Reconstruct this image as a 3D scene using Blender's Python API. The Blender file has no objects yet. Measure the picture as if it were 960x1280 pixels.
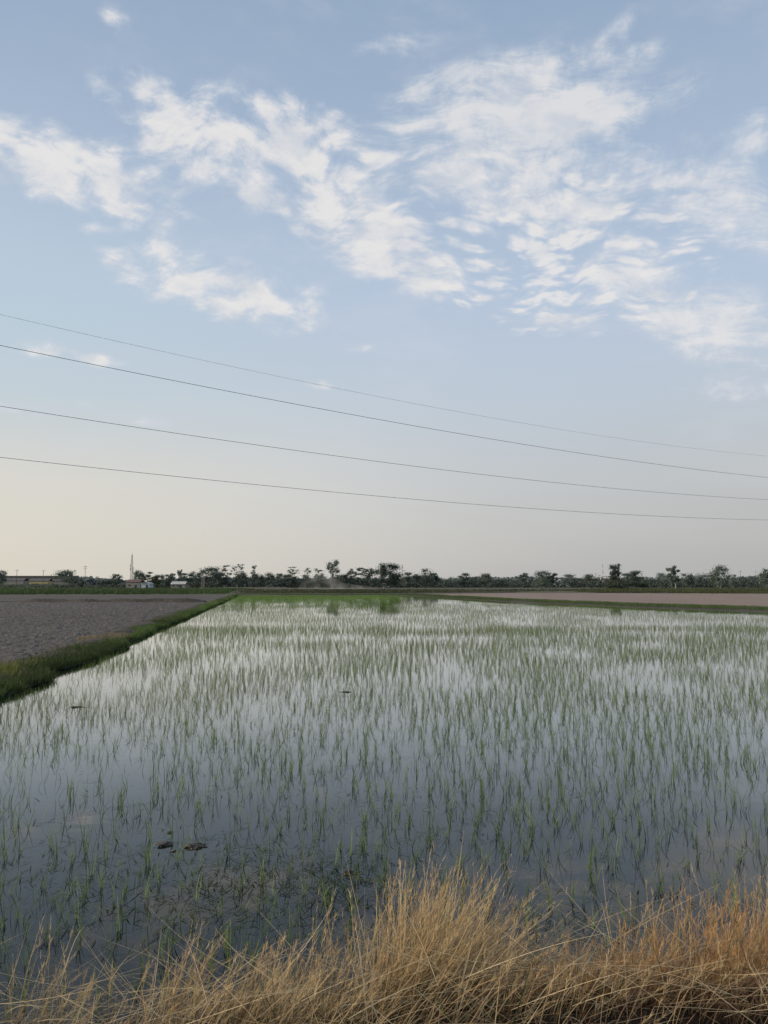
import bpy, bmesh, math, random
import numpy as np
from mathutils import Vector, Matrix

rng = np.random.default_rng(7)
random.seed(7)
R = math.radians
sc = bpy.context.scene
col = sc.collection

# ------------------------------------------------------------------ camera
F = 640 / math.tan(R(33.5))
PITCH = R(5.3)
CAMZ = 2.5
cam_d = bpy.data.cameras.new('camera')
cam = bpy.data.objects.new('camera', cam_d)
col.objects.link(cam)
cam.location = (0, 0, CAMZ)
cam.rotation_euler = (R(90) + PITCH, 0, 0)
cam_d.sensor_fit = 'VERTICAL'
cam_d.angle = R(67)
cam_d.clip_end = 20000
sc.camera = cam
sc.view_settings.view_transform = 'Standard'
sc.view_settings.look = 'None'
sc.view_settings.exposure = 0
sc.cycles.use_denoising = True
sc.cycles.max_bounces = 5
sc.cycles.use_adaptive_sampling = True
sc.cycles.adaptive_threshold = .02
sc.cycles.adaptive_min_samples = 20
sc.cycles.caustics_reflective = False
sc.cycles.caustics_refractive = False
sc.cycles.transparent_max_bounces = 8
sc.cycles.volume_step_rate = 4


def ray(px, py):
    x, y, z = px - 480, F, 640 - py
    c, s = math.cos(PITCH), math.sin(PITCH)
    v = Vector((x, y * c - z * s, y * s + z * c))
    return v.normalized()


def G(px, py, z=0.0):
    d = ray(px, py)
    t = (z - CAMZ) / d.z
    return d.x * t, d.y * t


def at(px, D):                       # x of image column px at depth D near the horizon
    return (px - 480) / F * D


def hz(py, D):                       # height of image row py at depth D near the horizon
    d = ray(480, py)
    return CAMZ + D * d.z / d.y


# ------------------------------------------------------------------ helpers
def tag(o, label=None, cat=None, group=None, kind=None):
    if label: o['label'] = label
    if cat: o['category'] = cat
    if group: o['group'] = group
    if kind: o['kind'] = kind
    return o


def link(name, me, mat=None, parent=None):
    o = bpy.data.objects.new(name, me)
    if mat is not None and len(me.materials) == 0:
        me.materials.append(mat)
    col.objects.link(o)
    if parent: o.parent = parent
    return o


def empty(name, loc, rz=0):
    o = bpy.data.objects.new(name, None)
    o.empty_display_size = .3
    o.location = loc
    o.rotation_euler.z = rz
    col.objects.link(o)
    return o


def np_mesh(name, V, Fq, C=None, smooth=False):
    me = bpy.data.meshes.new(name)
    n, m, k = len(V), len(Fq), Fq.shape[1]
    me.vertices.add(n)
    me.vertices.foreach_set('co', np.ascontiguousarray(V, dtype=np.float32).ravel())
    me.loops.add(m * k)
    me.loops.foreach_set('vertex_index', np.ascontiguousarray(Fq, dtype=np.int32).ravel())
    me.polygons.add(m)
    me.polygons.foreach_set('loop_start', np.arange(0, m * k, k, dtype=np.int32))
    if smooth:
        me.polygons.foreach_set('use_smooth', np.ones(m, dtype=bool))
    if C is not None:
        a = me.attributes.new('Col', 'FLOAT_COLOR', 'POINT')
        c4 = np.ones((n, 4), dtype=np.float32)
        c4[:, :3] = C
        a.data.foreach_set('color', c4.ravel())
    me.update(calc_edges=True)
    return me


def vnoise(x, y, seed=0):
    xi, yi = np.floor(x).astype(np.int64), np.floor(y).astype(np.int64)
    xf, yf = x - xi, y - yi
    u, v = xf * xf * (3 - 2 * xf), yf * yf * (3 - 2 * yf)

    def h(a, b):
        n = (a * 374761393 + b * 668265263 + seed * 1442695041) & 0xffffffff
        n = ((n ^ (n >> 13)) * 1274126177) & 0xffffffff
        n = n ^ (n >> 16)
        return (n & 0xffff) / 65535.0
    return (h(xi, yi) * (1 - u) + h(xi + 1, yi) * u) * (1 - v) + (h(xi, yi + 1) * (1 - u) + h(xi + 1, yi + 1) * u) * v


def fbm(x, y, oct=4, seed=0):
    s, a, t = 0, 1, 0
    for i in range(oct):
        s = s + a * vnoise(x * 2 ** i + 17.3 * i, y * 2 ** i + 5.1 * i, seed + i)
        t += a
        a *= .5
    return s / t


def blades(root, L, W, az, th0, th1, C, segs=4, p=1.3, zmin=None, base_dark=.75, tipc=None):
    n = len(L)
    t = np.linspace(0, 1, segs + 1)
    tm = (t[:-1] + t[1:]) / 2
    th = th0[:, None] + th1[:, None] * tm[None, :] ** p
    ds = L[:, None] / segs
    dx = np.sin(th) * np.cos(az)[:, None] * ds
    dy = np.sin(th) * np.sin(az)[:, None] * ds
    dz = np.cos(th) * ds
    P = np.zeros((n, segs + 1, 3))
    P[:, 1:, 0] = np.cumsum(dx, 1)
    P[:, 1:, 1] = np.cumsum(dy, 1)
    P[:, 1:, 2] = np.cumsum(dz, 1)
    P += root[:, None, :]
    if zmin is not None:
        P[:, 1:, 2] = np.maximum(P[:, 1:, 2], zmin + .004 * rng.random((n, segs)))
    face = rng.uniform(-.9, .9, n)          # blades mostly turn a side to the view
    prof = np.clip((1 - t) ** .6, .06, 1) * (0.55 + .9 * np.minimum(t * 3, .5))
    w = W[:, None] * prof[None, :] / 2
    wd = np.stack([np.cos(face), np.sin(face), np.zeros(n)], 1)
    A = P - wd[:, None, :] * w[:, :, None]
    B = P + wd[:, None, :] * w[:, :, None]
    V = np.stack([A, B], 2).reshape(-1, 3)
    base = (np.arange(n) * (segs + 1) * 2)[:, None] + (np.arange(segs) * 2)[None, :]
    Fq = np.stack([base, base + 1, base + 3, base + 2], -1).reshape(-1, 4)
    sh = base_dark + (1 - base_dark) * t  # shade at the root painted into the blade colour, fading towards the tip
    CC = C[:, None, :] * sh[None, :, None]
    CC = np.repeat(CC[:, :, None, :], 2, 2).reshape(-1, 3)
    return V, Fq, CC


def merge(parts):
    Vs, Fs, Cs, o = [], [], [], 0
    for V, Fq, C in parts:
        Vs.append(V); Fs.append(Fq + o); Cs.append(C); o += len(V)
    return np.concatenate(Vs), np.concatenate(Fs), np.concatenate(Cs)


def inside(poly, x, y):
    c = np.zeros(len(x), dtype=bool)
    n = len(poly)
    for i in range(n):
        x1, y1 = poly[i]
        x2, y2 = poly[(i + 1) % n]
        cond = ((y1 > y) != (y2 > y)) & (x < (x2 - x1) * (y - y1) / ((y2 - y1) or 1e-9) + x1)
        c ^= cond
    return c


# ---- bmesh boxes and tubes for built things
def bx(bm, cx, cy, cz, sx, sy, sz, rz=0, rx=0, ry=0):
    m = Matrix.Translation((cx, cy, cz)) @ Matrix.Rotation(rz, 4, 'Z') @ Matrix.Rotation(ry, 4, 'Y') @ Matrix.Rotation(rx, 4, 'X') @ Matrix.Diagonal((sx, sy, sz, 1))
    bmesh.ops.create_cube(bm, size=1, matrix=m)


def tube(bm, a, b, r1, r2=None, n=8):
    a, b = Vector(a), Vector(b)
    d = b - a
    r2 = r1 if r2 is None else r2
    m = Matrix.Translation((a + b) / 2) @ d.to_track_quat('Z', 'Y').to_matrix().to_4x4()
    bmesh.ops.create_cone(bm, cap_ends=True, segments=n, radius1=r1, radius2=r2, depth=d.length, matrix=m)


def fin(name, bm, mat, parent=None, smooth=False):
    me = bpy.data.meshes.new(name)
    bmesh.ops.recalc_face_normals(bm, faces=bm.faces)
    if len(bm.faces) == 1:                # a flat sheet faces up
        bm.normal_update()
        for f in bm.faces:
            if f.normal.z < 0: f.normal_flip()
    bm.to_mesh(me)
    bm.free()
    if smooth:
        for p in me.polygons: p.use_smooth = True
    return link(name, me, mat, parent)


# ------------------------------------------------------------------ materials
class NT:
    def __init__(s, tree):
        s.t = tree
        s.n = tree.nodes
        s.l = tree.links

    def new(s, ty, **kw):
        n = s.n.new(ty)
        for k, v in kw.items():
            setattr(n, k, v)
        return n

    def put(s, sock, v):
        if hasattr(v, 'is_output') or isinstance(v, bpy.types.NodeSocket):
            s.l.new(v, sock)
        else:
            sock.default_value = v

    def math(s, op, a, b=0.0, c=0.0, clamp=False):
        n = s.new('ShaderNodeMath', operation=op, use_clamp=clamp)
        s.put(n.inputs[0], a); s.put(n.inputs[1], b); s.put(n.inputs[2], c)
        return n.outputs[0]

    def smooth(s, v, a, b, lo=0.0, hi=1.0):
        n = s.new('ShaderNodeMapRange', interpolation_type='SMOOTHSTEP')
        s.put(n.inputs['Value'], v)
        n.inputs['From Min'].default_value = a; n.inputs['From Max'].default_value = b
        n.inputs['To Min'].default_value = lo; n.inputs['To Max'].default_value = hi
        return n.outputs[0]

    def noise(s, vec, scale, detail=4, rough=.55, dist=0.0, lac=2.0, dims='3D'):
        n = s.new('ShaderNodeTexNoise', noise_dimensions=dims)
        s.l.new(vec, n.inputs['Vector'])
        n.inputs['Scale'].default_value = scale
        n.inputs['Detail'].default_value = detail
        n.inputs['Roughness'].default_value = rough
        n.inputs['Distortion'].default_value = dist
        n.inputs['Lacunarity'].default_value = lac
        return n.outputs['Fac']

    def noise2(s, *a, **k):
        return s.noise(*a, dims='2D', **k)

    def mapping(s, vec, loc=(0, 0, 0), rot=(0, 0, 0), scale=(1, 1, 1), ty='POINT'):
        n = s.new('ShaderNodeMapping', vector_type=ty)
        s.l.new(vec, n.inputs['Vector'])
        n.inputs['Location'].default_value = loc
        n.inputs['Rotation'].default_value = rot
        n.inputs['Scale'].default_value = scale
        return n.outputs[0]

    def mix(s, f, a, b, blend='MIX'):
        n = s.new('ShaderNodeMix', data_type='RGBA', blend_type=blend)
        s.put(n.inputs[0], f)
        for i, v in ((6, a), (7, b)):
            if isinstance(v, tuple) and len(v) == 3: v = v + (1,)
            s.put(n.inputs[i], v)
        return n.outputs[2]

    def ramp(s, f, stops, interp='LINEAR'):
        n = s.new('ShaderNodeValToRGB')
        n.color_ramp.interpolation = interp
        e = n.color_ramp.elements
        while len(e) < len(stops): e.new(.5)
        for i, (p, c) in enumerate(stops):
            e[i].position = p
            e[i].color = tuple(c) + (1,)
        s.put(n.inputs[0], f)
        return n.outputs[0]


def new_mat(name):
    m = bpy.data.materials.new(name)
    m.use_nodes = True
    nt = NT(m.node_tree)
    b = m.node_tree.nodes['Principled BSDF']
    return m, nt, b


def simple(name, c, rough=.8, var=.25, scale=3.0, spec=.3, metal=0):
    m, nt, b = new_mat(name)
    geo = nt.new('ShaderNodeTexCoord').outputs['Object']
    f = nt.noise(geo, scale, 5, .65)
    f2 = nt.smooth(f, .3, .7)
    dark = tuple(x * (1 - var) for x in c)
    light = tuple(min(1, x * (1 + var)) for x in c)
    nt.l.new(nt.mix(f2, dark, light), b.inputs['Base Color'])
    b.inputs['Roughness'].default_value = rough
    b.inputs['Specular IOR Level'].default_value = spec
    b.inputs['Metallic'].default_value = metal
    return m


def leafy(name, trans=.35, rough=.6, spec=.25):
    m, nt, b = new_mat(name)
    a = nt.new('ShaderNodeAttribute', attribute_name='Col')
    b.inputs['Roughness'].default_value = rough
    b.inputs['Specular IOR Level'].default_value = spec
    nt.l.new(a.outputs['Color'], b.inputs['Base Color'])
    tr = nt.new('ShaderNodeBsdfTranslucent')
    nt.l.new(a.outputs['Color'], tr.inputs['Color'])
    mx = nt.new('ShaderNodeMixShader')
    mx.inputs[0].default_value = trans
    out = m.node_tree.nodes['Material Output']
    nt.l.new(b.outputs[0], mx.inputs[1])
    nt.l.new(tr.outputs[0], mx.inputs[2])
    nt.l.new(mx.outputs[0], out.inputs['Surface'])
    return m


def soil_mat(name, c1, c2, c3, bump=.6, s1=6.0, stretch=(1, 1, 1)):
    m, nt, b = new_mat(name)
    pos = nt.new('ShaderNodeNewGeometry').outputs['Position']
    v = nt.mapping(pos, scale=stretch)
    f = nt.smooth(nt.noise(v, s1, 6, .7), .3, .7)
    g = nt.smooth(nt.noise(v, s1 * .12, 4, .6), .35, .65)
    h = nt.smooth(nt.noise(nt.mapping(pos, scale=(1, .35, 1)), .06, 3, .5), .35, .65)
    c = nt.mix(f, c1, c2)
    c = nt.mix(nt.math('MULTIPLY', g, .45), c, c3)
    c = nt.mix(nt.math('MULTIPLY', h, .25), c, c2)
    nt.l.new(c, b.inputs['Base Color'])
    b.inputs['Roughness'].default_value = .95
    b.inputs['Specular IOR Level'].default_value = .1
    bp = nt.new('ShaderNodeBump')
    bp.inputs['Strength'].default_value = bump
    bp.inputs['Distance'].default_value = .05
    nt.l.new(nt.noise(v, s1 * 1.5, 6, .75), bp.inputs['Height'])
    nt.l.new(bp.outputs[0], b.inputs['Normal'])
    return m


M_leaf = leafy('leaf_blades', .4)
M_rice = leafy('rice_blades', .45, rough=.5, spec=.3)
M_straw = leafy('straw_blades', .25, rough=.7, spec=.2)
M_crown = leafy('crown_leaves', .3, rough=.8, spec=.1)
M_bark = simple('bark', (.10, .09, .08), .9)
M_palebark = simple('pale_bark', (.30, .29, .27), .9)
M_ground = soil_mat('far_ground', (.10, .10, .062), (.17, .14, .105), (.085, .11, .055), .3, .25, (1, .4, 1))
M_plough = soil_mat('ploughed_soil', (.070, .062, .055), (.185, .166, .148), (.112, .10, .09), 1.0, 7.0)
M_brown = soil_mat('brown_soil', (.27, .20, .16), (.36, .275, .22), (.23, .175, .14), .6, 2.0, (1, .6, 1))
M_bund = soil_mat('bund_earth', (.05, .043, .036), (.15, .128, .11), (.06, .062, .035), 1.0, 7.0)
M_bank = soil_mat('bank_earth', (.022, .016, .012), (.05, .036, .026), (.028, .02, .015), 1.0, 20.0)  # earth colour darkened to deepen the shadow under the grass
M_clod = simple('mud', (.055, .042, .032), .35, .6, 18)

# water of the flooded paddy
M_water, nt, b = new_mat('paddy_water')
pos = nt.new('ShaderNodeNewGeometry').outputs['Position']
murk = nt.smooth(nt.noise(pos, .8, 4, .6), .35, .7)
nt.l.new(nt.mix(murk, (.009, .013, .014), (.026, .026, .020)), b.inputs['Base Color'])
b.inputs['Roughness'].default_value = .02
b.inputs['IOR'].default_value = 1.36
b.inputs['Specular IOR Level'].default_value = .5
bp = nt.new('ShaderNodeBump')
bp.inputs['Strength'].default_value = .035
bp.inputs['Distance'].default_value = .02
h1 = nt.noise(nt.mapping(pos, rot=(0, 0, R(15)), scale=(.5, 1.6, 1)), 3.0, 3, .5)
h2 = nt.noise(pos, .5, 2, .5)
nt.l.new(nt.math('ADD', h1, nt.math('MULTIPLY', h2, 1.5)), bp.inputs['Height'])
fr_ = nt.new('ShaderNodeFresnel')
fr_.inputs['IOR'].default_value = 1.34
nt.l.new(bp.outputs[0], fr_.inputs['Normal'])
cur = nt.ramp(fr_.outputs[0], [(0, (0, 0, 0)), (.08, (.062,) * 3), (.2, (.21,) * 3), (.38, (.58,) * 3), (.6, (.84,) * 3), (1.0, (1, 1, 1))])
gl = nt.new('ShaderNodeBsdfGlossy')
gl.inputs['Roughness'].default_value = .02
gl.inputs['Color'].default_value = (.97, .99, 1, 1)
nt.l.new(bp.outputs[0], gl.inputs['Normal'])
b.inputs['Specular IOR Level'].default_value = 0
b.inputs['Roughness'].default_value = .9
mxw = nt.new('ShaderNodeMixShader')
nt.l.new(cur, mxw.inputs[0])
nt.l.new(b.outputs[0], mxw.inputs[1])
nt.l.new(gl.outputs[0], mxw.inputs[2])
nt.l.new(mxw.outputs[0], M_water.node_tree.nodes['Material Output'].inputs['Surface'])

# ------------------------------------------------------------------ world
w = bpy.data.worlds.new('World')
sc.world = w
w.use_nodes = True
nt = NT(w.node_tree)
bg = w.node_tree.nodes['Background']
bg.inputs['Strength'].default_value = 0.1
w.cycles.sampling_method = 'MANUAL'
w.cycles.sample_map_resolution = 512
SUN_EL, SUN_AZ = R(17), R(-100)          # azimuth from +Y towards +X
sky = nt.new('ShaderNodeTexSky', sky_type='NISHITA')
sky.sun_disc = False
sky.sun_elevation = SUN_EL
sky.sun_rotation = SUN_AZ
sky.dust_density = 3.0
sky.air_density = 1.2
d = nt.new('ShaderNodeTexCoord').outputs['Generated']
sep = nt.new('ShaderNodeSeparateXYZ')
nt.l.new(d, sep.inputs[0])
X, Y, Z = sep.outputs
den = nt.math('ADD', Y, 1.0)
den = nt.math('MAXIMUM', den, .15)
cu = nt.new('ShaderNodeCombineXYZ')
nt.l.new(nt.math('DIVIDE', X, den), cu.inputs[0])
nt.l.new(nt.math('DIVIDE', Z, den), cu.inputs[1])
UV = cu.outputs[0]


def uv_of(px, py):
    r = ray(px, py)
    return Vector((r.x / (1 + r.y), r.z / (1 + r.y)))


def ell(cx, cy, a, b_, ang, amp=1.0):
    """soft ellipse on the sky; ang in degrees, positive = falling to the right"""
    c = uv_of(cx, cy)
    ca, sa = math.cos(R(ang)), math.sin(R(ang))
    m1 = uv_of(cx + a * ca, cy + a * sa) - c
    m2 = uv_of(cx - b_ * sa, cy + b_ * ca) - c
    rot = math.atan2(m1.y, m1.x)
    vec = nt.mapping(UV, loc=(c.x, c.y, 0), rot=(0, 0, rot), scale=(m1.length * 1.62, m2.length * 1.62, 1), ty='TEXTURE')
    g = nt.new('ShaderNodeTexGradient', gradient_type='SPHERICAL')
    nt.l.new(vec, g.inputs[0])
    v = g.outputs['Fac']
    v = nt.smooth(v, 0.0, .8)
    return nt.math('MULTIPLY', v, amp)


def union(lst):
    v = lst[0]
    for q in lst[1:]:
        v = nt.math('MAXIMUM', v, q) if False else nt.math('SUBTRACT', nt.math('ADD', v, q), nt.math('MULTIPLY', nt.math('MINIMUM', v, 1.0), nt.math('MINIMUM', q, 1.0)))
    return v


# warp
wn = nt.new('ShaderNodeTexNoise', noise_dimensions='2D')
nt.l.new(UV, wn.inputs['Vector'])
wn.inputs['Scale'].default_value = 9
wn.inputs['Detail'].default_value = 3
vm = nt.new('ShaderNodeVectorMath', operation='MULTIPLY_ADD')
nt.l.new(wn.outputs['Color'], vm.inputs[0])
vm.inputs[1].default_value = (.035, .035, 0)
nt.l.new(UV, vm.inputs[2])
WUV = vm.outputs[0]

# group 1: puffy banks falling to the right
m1 = union([ell(88, 212, 125, 44, 18, 1.2), ell(10, 190, 80, 36, 18, 1.2), ell(205, 145, 75, 30, 24, .95), ell(300, 190, 140, 50, 24, 1.15),
            ell(400, 180, 120, 40, 22, .95), ell(435, 265, 95, 48, 30, 1.0), ell(485, 320, 95, 42, 30, .9),
            ell(240, 350, 60, 22, 35, .75), ell(290, 366, 130, 34, 12, 1.2), ell(235, 350, 70, 30, 25, .6), ell(205, 305, 50, 14, 35, .3),
            ell(70, 440, 75, 11, 10, .62), ell(110, 448, 40, 8, 5, .5), ell(30, 512, 60, 8, 8, .4), ell(180, 524, 70, 9, 14, .42),
            ell(395, 478, 22, 8, 18, .5), ell(242, 104, 22, 9, 5, .8), ell(330, 240, 26, 15, 0, .6), ell(245, 270, 30, 14, 10, .3),
            ell(145, 25, 25, 18, 40, .38), ell(55, 40, 45, 14, 40, .33), ell(440, 433, 30, 7, 5, .42), ell(120, 288, 30, 8, 8, .45)])
n1 = nt.noise2(nt.mapping(WUV, rot=(0, 0, R(22)), scale=(.75, 1.4, 1)), 34, 6, .66, .1)
n1b = nt.noise2(nt.mapping(WUV, rot=(0, 0, R(20)), scale=(.8, 1.4, 1)), 11, 4, .5)


def puffs(vec, scale, rot, sc2):
    v = nt.new('ShaderNodeTexVoronoi', feature='F1', voronoi_dimensions='2D')
    nt.l.new(nt.mapping(vec, rot=(0, 0, rot), scale=sc2), v.inputs['Vector'])
    v.inputs['Scale'].default_value = scale
    v.inputs['Detail'].default_value = 2.0
    v.inputs['Roughness'].default_value = .5
    return nt.math('SUBTRACT', .62, v.outputs['Distance'])


b1 = puffs(WUV, 40, R(22), (.8, 1.4, 1))
v1 = nt.math('MULTIPLY', m1, 1.05)
v1 = nt.math('ADD', v1, nt.math('MULTIPLY', nt.math('SUBTRACT', n1, .5), 2.6))
v1 = nt.math('ADD', v1, nt.math('MULTIPLY', nt.math('SUBTRACT', n1b, .5), .8))
v1 = nt.math('ADD', v1, nt.math('MULTIPLY', b1, .85))
d1 = nt.smooth(v1, .06, 1.28)
d1 = nt.math('MULTIPLY', d1, nt.smooth(m1, 0.0, .35))

# group 2: thin streaked sheet rising to the right
m2 = union([ell(655, 185, 130, 90, -10, .85), ell(620, 130, 150, 50, -12, .62), ell(560, 150, 90, 60, -20, .35), ell(745, 150, 85, 26, -22, .75),
            ell(790, 75, 45, 20, -30, .55), ell(770, 45, 45, 16, -50, .4), ell(850, 115, 50, 26, -25, .35), ell(645, 245, 70, 26, -18, 1.0),
            ell(760, 240, 100, 55, -5, .5), ell(850, 370, 150, 44, 22, .58), ell(900, 425, 100, 36, 18, .6), ell(905, 487, 90, 17, 2, .5),
            ell(890, 250, 85, 46, 25, .85), ell(932, 180, 45, 26, -55, .95), ell(850, 178, 80, 12, -12, .42), ell(940, 290, 50, 30, 20, .5),
            ell(490, 60, 70, 20, -10, .3), ell(700, 400, 60, 14, 10, .3), ell(770, 445, 90, 12, 5, .22)])
n2 = nt.noise2(nt.mapping(WUV, rot=(0, 0, R(-20)), scale=(.6, 1.9, 1)), 22, 6, .66, .25)
n2m = nt.noise2(WUV, 75, 3, .65)
n2l = nt.noise2(nt.mapping(WUV, rot=(0, 0, R(-25)), scale=(.7, 1.5, 1)), 8, 3, .5)
v2 = nt.math('ADD', m2, nt.math('MULTIPLY', nt.math('SUBTRACT', n2, .5), 2.6))
v2 = nt.math('ADD', v2, nt.math('MULTIPLY', nt.math('SUBTRACT', n2m, .5), .9))
v2 = nt.math('ADD', v2, nt.math('MULTIPLY', nt.math('SUBTRACT', n2l, .5), 1.3))
d2 = nt.smooth(v2, .02, 1.2)
d2 = nt.math('MULTIPLY', d2, nt.smooth(m2, 0.0, .4))

# group 3: rippled mackerel patch
m3 = union([ell(715, 310, 145, 80, -12, 1.2), ell(695, 365, 110, 40, 5, 1.1), ell(560, 260, 80, 70, 30, .5), ell(840, 272, 34, 24, 35, .9), ell(530, 345, 60, 30, 10, .5), ell(560, 300, 80, 50, 20, .5), ell(790, 340, 90, 50, 15, .75)])
wn2 = nt.new('ShaderNodeTexNoise', noise_dimensions='2D')
nt.l.new(UV, wn2.inputs['Vector'])
wn2.inputs['Scale'].default_value = 22
wn2.inputs['Detail'].default_value = 3
vm2 = nt.new('ShaderNodeVectorMath', operation='MULTIPLY_ADD')
nt.l.new(wn2.outputs['Color'], vm2.inputs[0])
vm2.inputs[1].default_value = (.014, .014, 0)
nt.l.new(WUV, vm2.inputs[2])
b3 = puffs(vm2.outputs[0], 66, R(-16), (.5, 1.6, 1))
n3 = nt.noise2(nt.mapping(WUV, rot=(0, 0, R(-14)), scale=(.8, 1.6, 1)), 44, 5, .66)
n3l = nt.noise2(WUV, 11, 3, .5)
v3 = nt.math('ADD', m3, nt.math('MULTIPLY', b3, 2.3))
v3 = nt.math('ADD', v3, nt.math('MULTIPLY', nt.math('SUBTRACT', n3, .5), 1.5))
v3 = nt.math('ADD', v3, nt.math('MULTIPLY', nt.math('SUBTRACT', n3l, .5), .5))
d3 = nt.smooth(v3, .05, 1.6)
d3 = nt.math('MULTIPLY', d3, nt.smooth(m3, 0.0, .35))

# faint high veil everywhere
n4 = nt.noise2(nt.mapping(WUV, rot=(0, 0, R(10)), scale=(1, 2.2, 1)), 7, 5, .65)
d4 = nt.math('MULTIPLY', nt.smooth(n4, .5, .85), .30)


def scr(a, b_):
    return nt.math('SUBTRACT', nt.math('ADD', a, b_), nt.math('MULTIPLY', a, b_))


dens = scr(scr(nt.math('MULTIPLY', d1, .92), nt.math('MULTIPLY', d2, .80)), scr(nt.math('MULTIPLY', d3, .85), d4))
dens = nt.math('MULTIPLY', dens, nt.smooth(Z, .05, .22))


def lin(*c):
    return tuple(((x / 255) / 12.92 if x / 255 <= .04045 else ((x / 255 + .055) / 1.055) ** 2.4) for x in c)


base = nt.ramp(nt.math('MAXIMUM', Z, 0.0), [(0.0, lin(192, 189, 186)), (.05, lin(201, 199, 196)), (.12, lin(203, 207, 211)), (.22, lin(194, 206, 219)),
                                           (.36, lin(184, 200, 221)), (.50, lin(167, 186, 210)), (.63, lin(149, 171, 198)), (.85, lin(116, 140, 172))])
# warm glow low towards the sun, at the left
azl = nt.smooth(nt.math('MULTIPLY', X, -1.0), -.35, .62)
low = nt.smooth(Z, .02, .36, 1.0, 0.0)
glow = nt.math('MULTIPLY', azl, low)
base = nt.mix(nt.math('MULTIPLY', glow, .8), base, lin(230, 223, 206))
# low right is greyer, high left slightly cyan
right = nt.math('MULTIPLY', nt.smooth(X, -.25, .55), nt.smooth(Z, -.02, .34, 1.0, 0.0))
base = nt.mix(nt.math('MULTIPLY', right, .75), base, lin(177, 179, 179))
midl = nt.math('MULTIPLY', nt.smooth(nt.math('MULTIPLY', X, -1.0), -.1, .5), nt.math('MULTIPLY', nt.smooth(Z, .12, .28), nt.smooth(Z, .3, .5, 1.0, 0.0)))
base = nt.mix(nt.math('MULTIPLY', midl, .6), base, lin(190, 210, 222))
hz_n = nt.noise2(nt.mapping(UV, scale=(1, 5, 1)), 2.5, 4, .5)
base = nt.mix(nt.math('MULTIPLY', nt.smooth(hz_n, .35, .7), nt.smooth(Z, .1, .3, .12, .03)), base, lin(225, 225, 225))
ccol = nt.mix(nt.smooth(dens, .2, .95), lin(214, 219, 228), lin(238, 235, 233))
shade = nt.noise2(nt.mapping(WUV, loc=(.012, .02, 0), rot=(0, 0, R(10)), scale=(.8, 1.4, 1)), 26, 6, .6)
ccol = nt.mix(nt.math('MULTIPLY', nt.smooth(shade, .45, .7), .6), ccol, lin(200, 207, 219))
full = nt.mix(dens, base, ccol)
sc10 = nt.new('ShaderNodeVectorMath', operation='SCALE')
nt.l.new(full, sc10.inputs[0])
sc10.inputs['Scale'].default_value = 10.0
final = nt.mix(.06, sc10.outputs[0], sky.outputs[0])
nt.l.new(final, bg.inputs['Color'])

# ------------------------------------------------------------------ sun
sd = bpy.data.lights.new('sun', 'SUN')
sd.energy = 3.8
sd.angle = R(3)
sd.color = (1.0, .84, .66)
so = bpy.data.objects.new('sun', sd)
col.objects.link(so)
sdir = Vector((math.sin(SUN_AZ) * math.cos(SUN_EL), math.cos(SUN_AZ) * math.cos(SUN_EL), math.sin(SUN_EL)))
so.rotation_euler = sdir.to_track_quat('Z', 'Y').to_euler()
so.location = sdir * 50

# ------------------------------------------------------------------ ground layout
Wp = [G(*p) for p in ((0, 872), (60, 844), (100, 829), (160, 804), (240, 770), (297, 744.8))]
Ip = [G(*p) for p in ((0, 832), (100, 806), (160, 787), (240, 757), (293, 744.2))]
wb = np.polyfit([p[1] for p in Wp], [p[0] for p in Wp], 1)
ib = np.polyfit([p[1] for p in Ip], [p[0] for p in Ip], 1)
xw = lambda y: wb[0] * y + wb[1]          # water edge of the left bund
xi = lambda y: ib[0] * y + ib[1]          # soil edge of the left bund
YF = Wp[-1][1]                            # far left corner of the paddy
print('bund', wb, ib, YF)
RW = [G(*p) for p in ((300, 744.5), (516, 745), (580, 748.8), (640, 753), (740, 757), (800, 760), (960, 766), (1100, 772))]
RI = [G(*p) for p in ((295, 743.2), (516, 743.4), (580, 746.5), (640, 750), (740, 754), (800, 756.5), (960, 761), (1100, 766))]
print('RW', RW)

me = np_mesh('ground', np.array([(-4000, -200, -.03), (4000, -200, -.03), (4000, 6000, -.03), (-4000, 6000, -.03)], float), np.array([[0, 1, 2, 3]]))
tag(link('ground', me, M_ground), kind='structure')

poly = [(xw(2.0) - 1.2, 2.0)] + [(xw(YF) - 1.2, YF)] + RW[1:] + [(RW[-1][0] + 4, 2.0)]
bm = bmesh.new()
bm.faces.new([bm.verts.new((x, y, 0)) for x, y in poly])
tag(fin('water', bm, M_water), kind='structure')


def strip_grid(name, xl, xr, ys, nx, zf, mat, kind='structure'):
    ys = np.asarray(ys, float)
    s = np.linspace(0, 1, nx)
    a = np.array([xl(y) for y in ys]); b_ = np.array([xr(y) for y in ys])
    XX = a[:, None] + (b_ - a)[:, None] * s[None, :]
    YY = np.repeat(ys[:, None], nx, 1)
    S = np.repeat(s[None, :], len(ys), 0)
    ZZ = zf(XX, YY, S)
    V = np.stack([XX, YY, ZZ], -1).reshape(-1, 3)
    i = (np.arange(len(ys) - 1) * nx)[:, None] + np.arange(nx - 1)[None, :]
    Fq = np.stack([i, i + 1, i + nx + 1, i + nx], -1).reshape(-1, 4)
    o = link(name, np_mesh(name, V, Fq, smooth=True), mat)
    return tag(o, kind=kind)


YR = G(0, 753.5)[1]                       # cross ridge in the left fields


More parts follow.
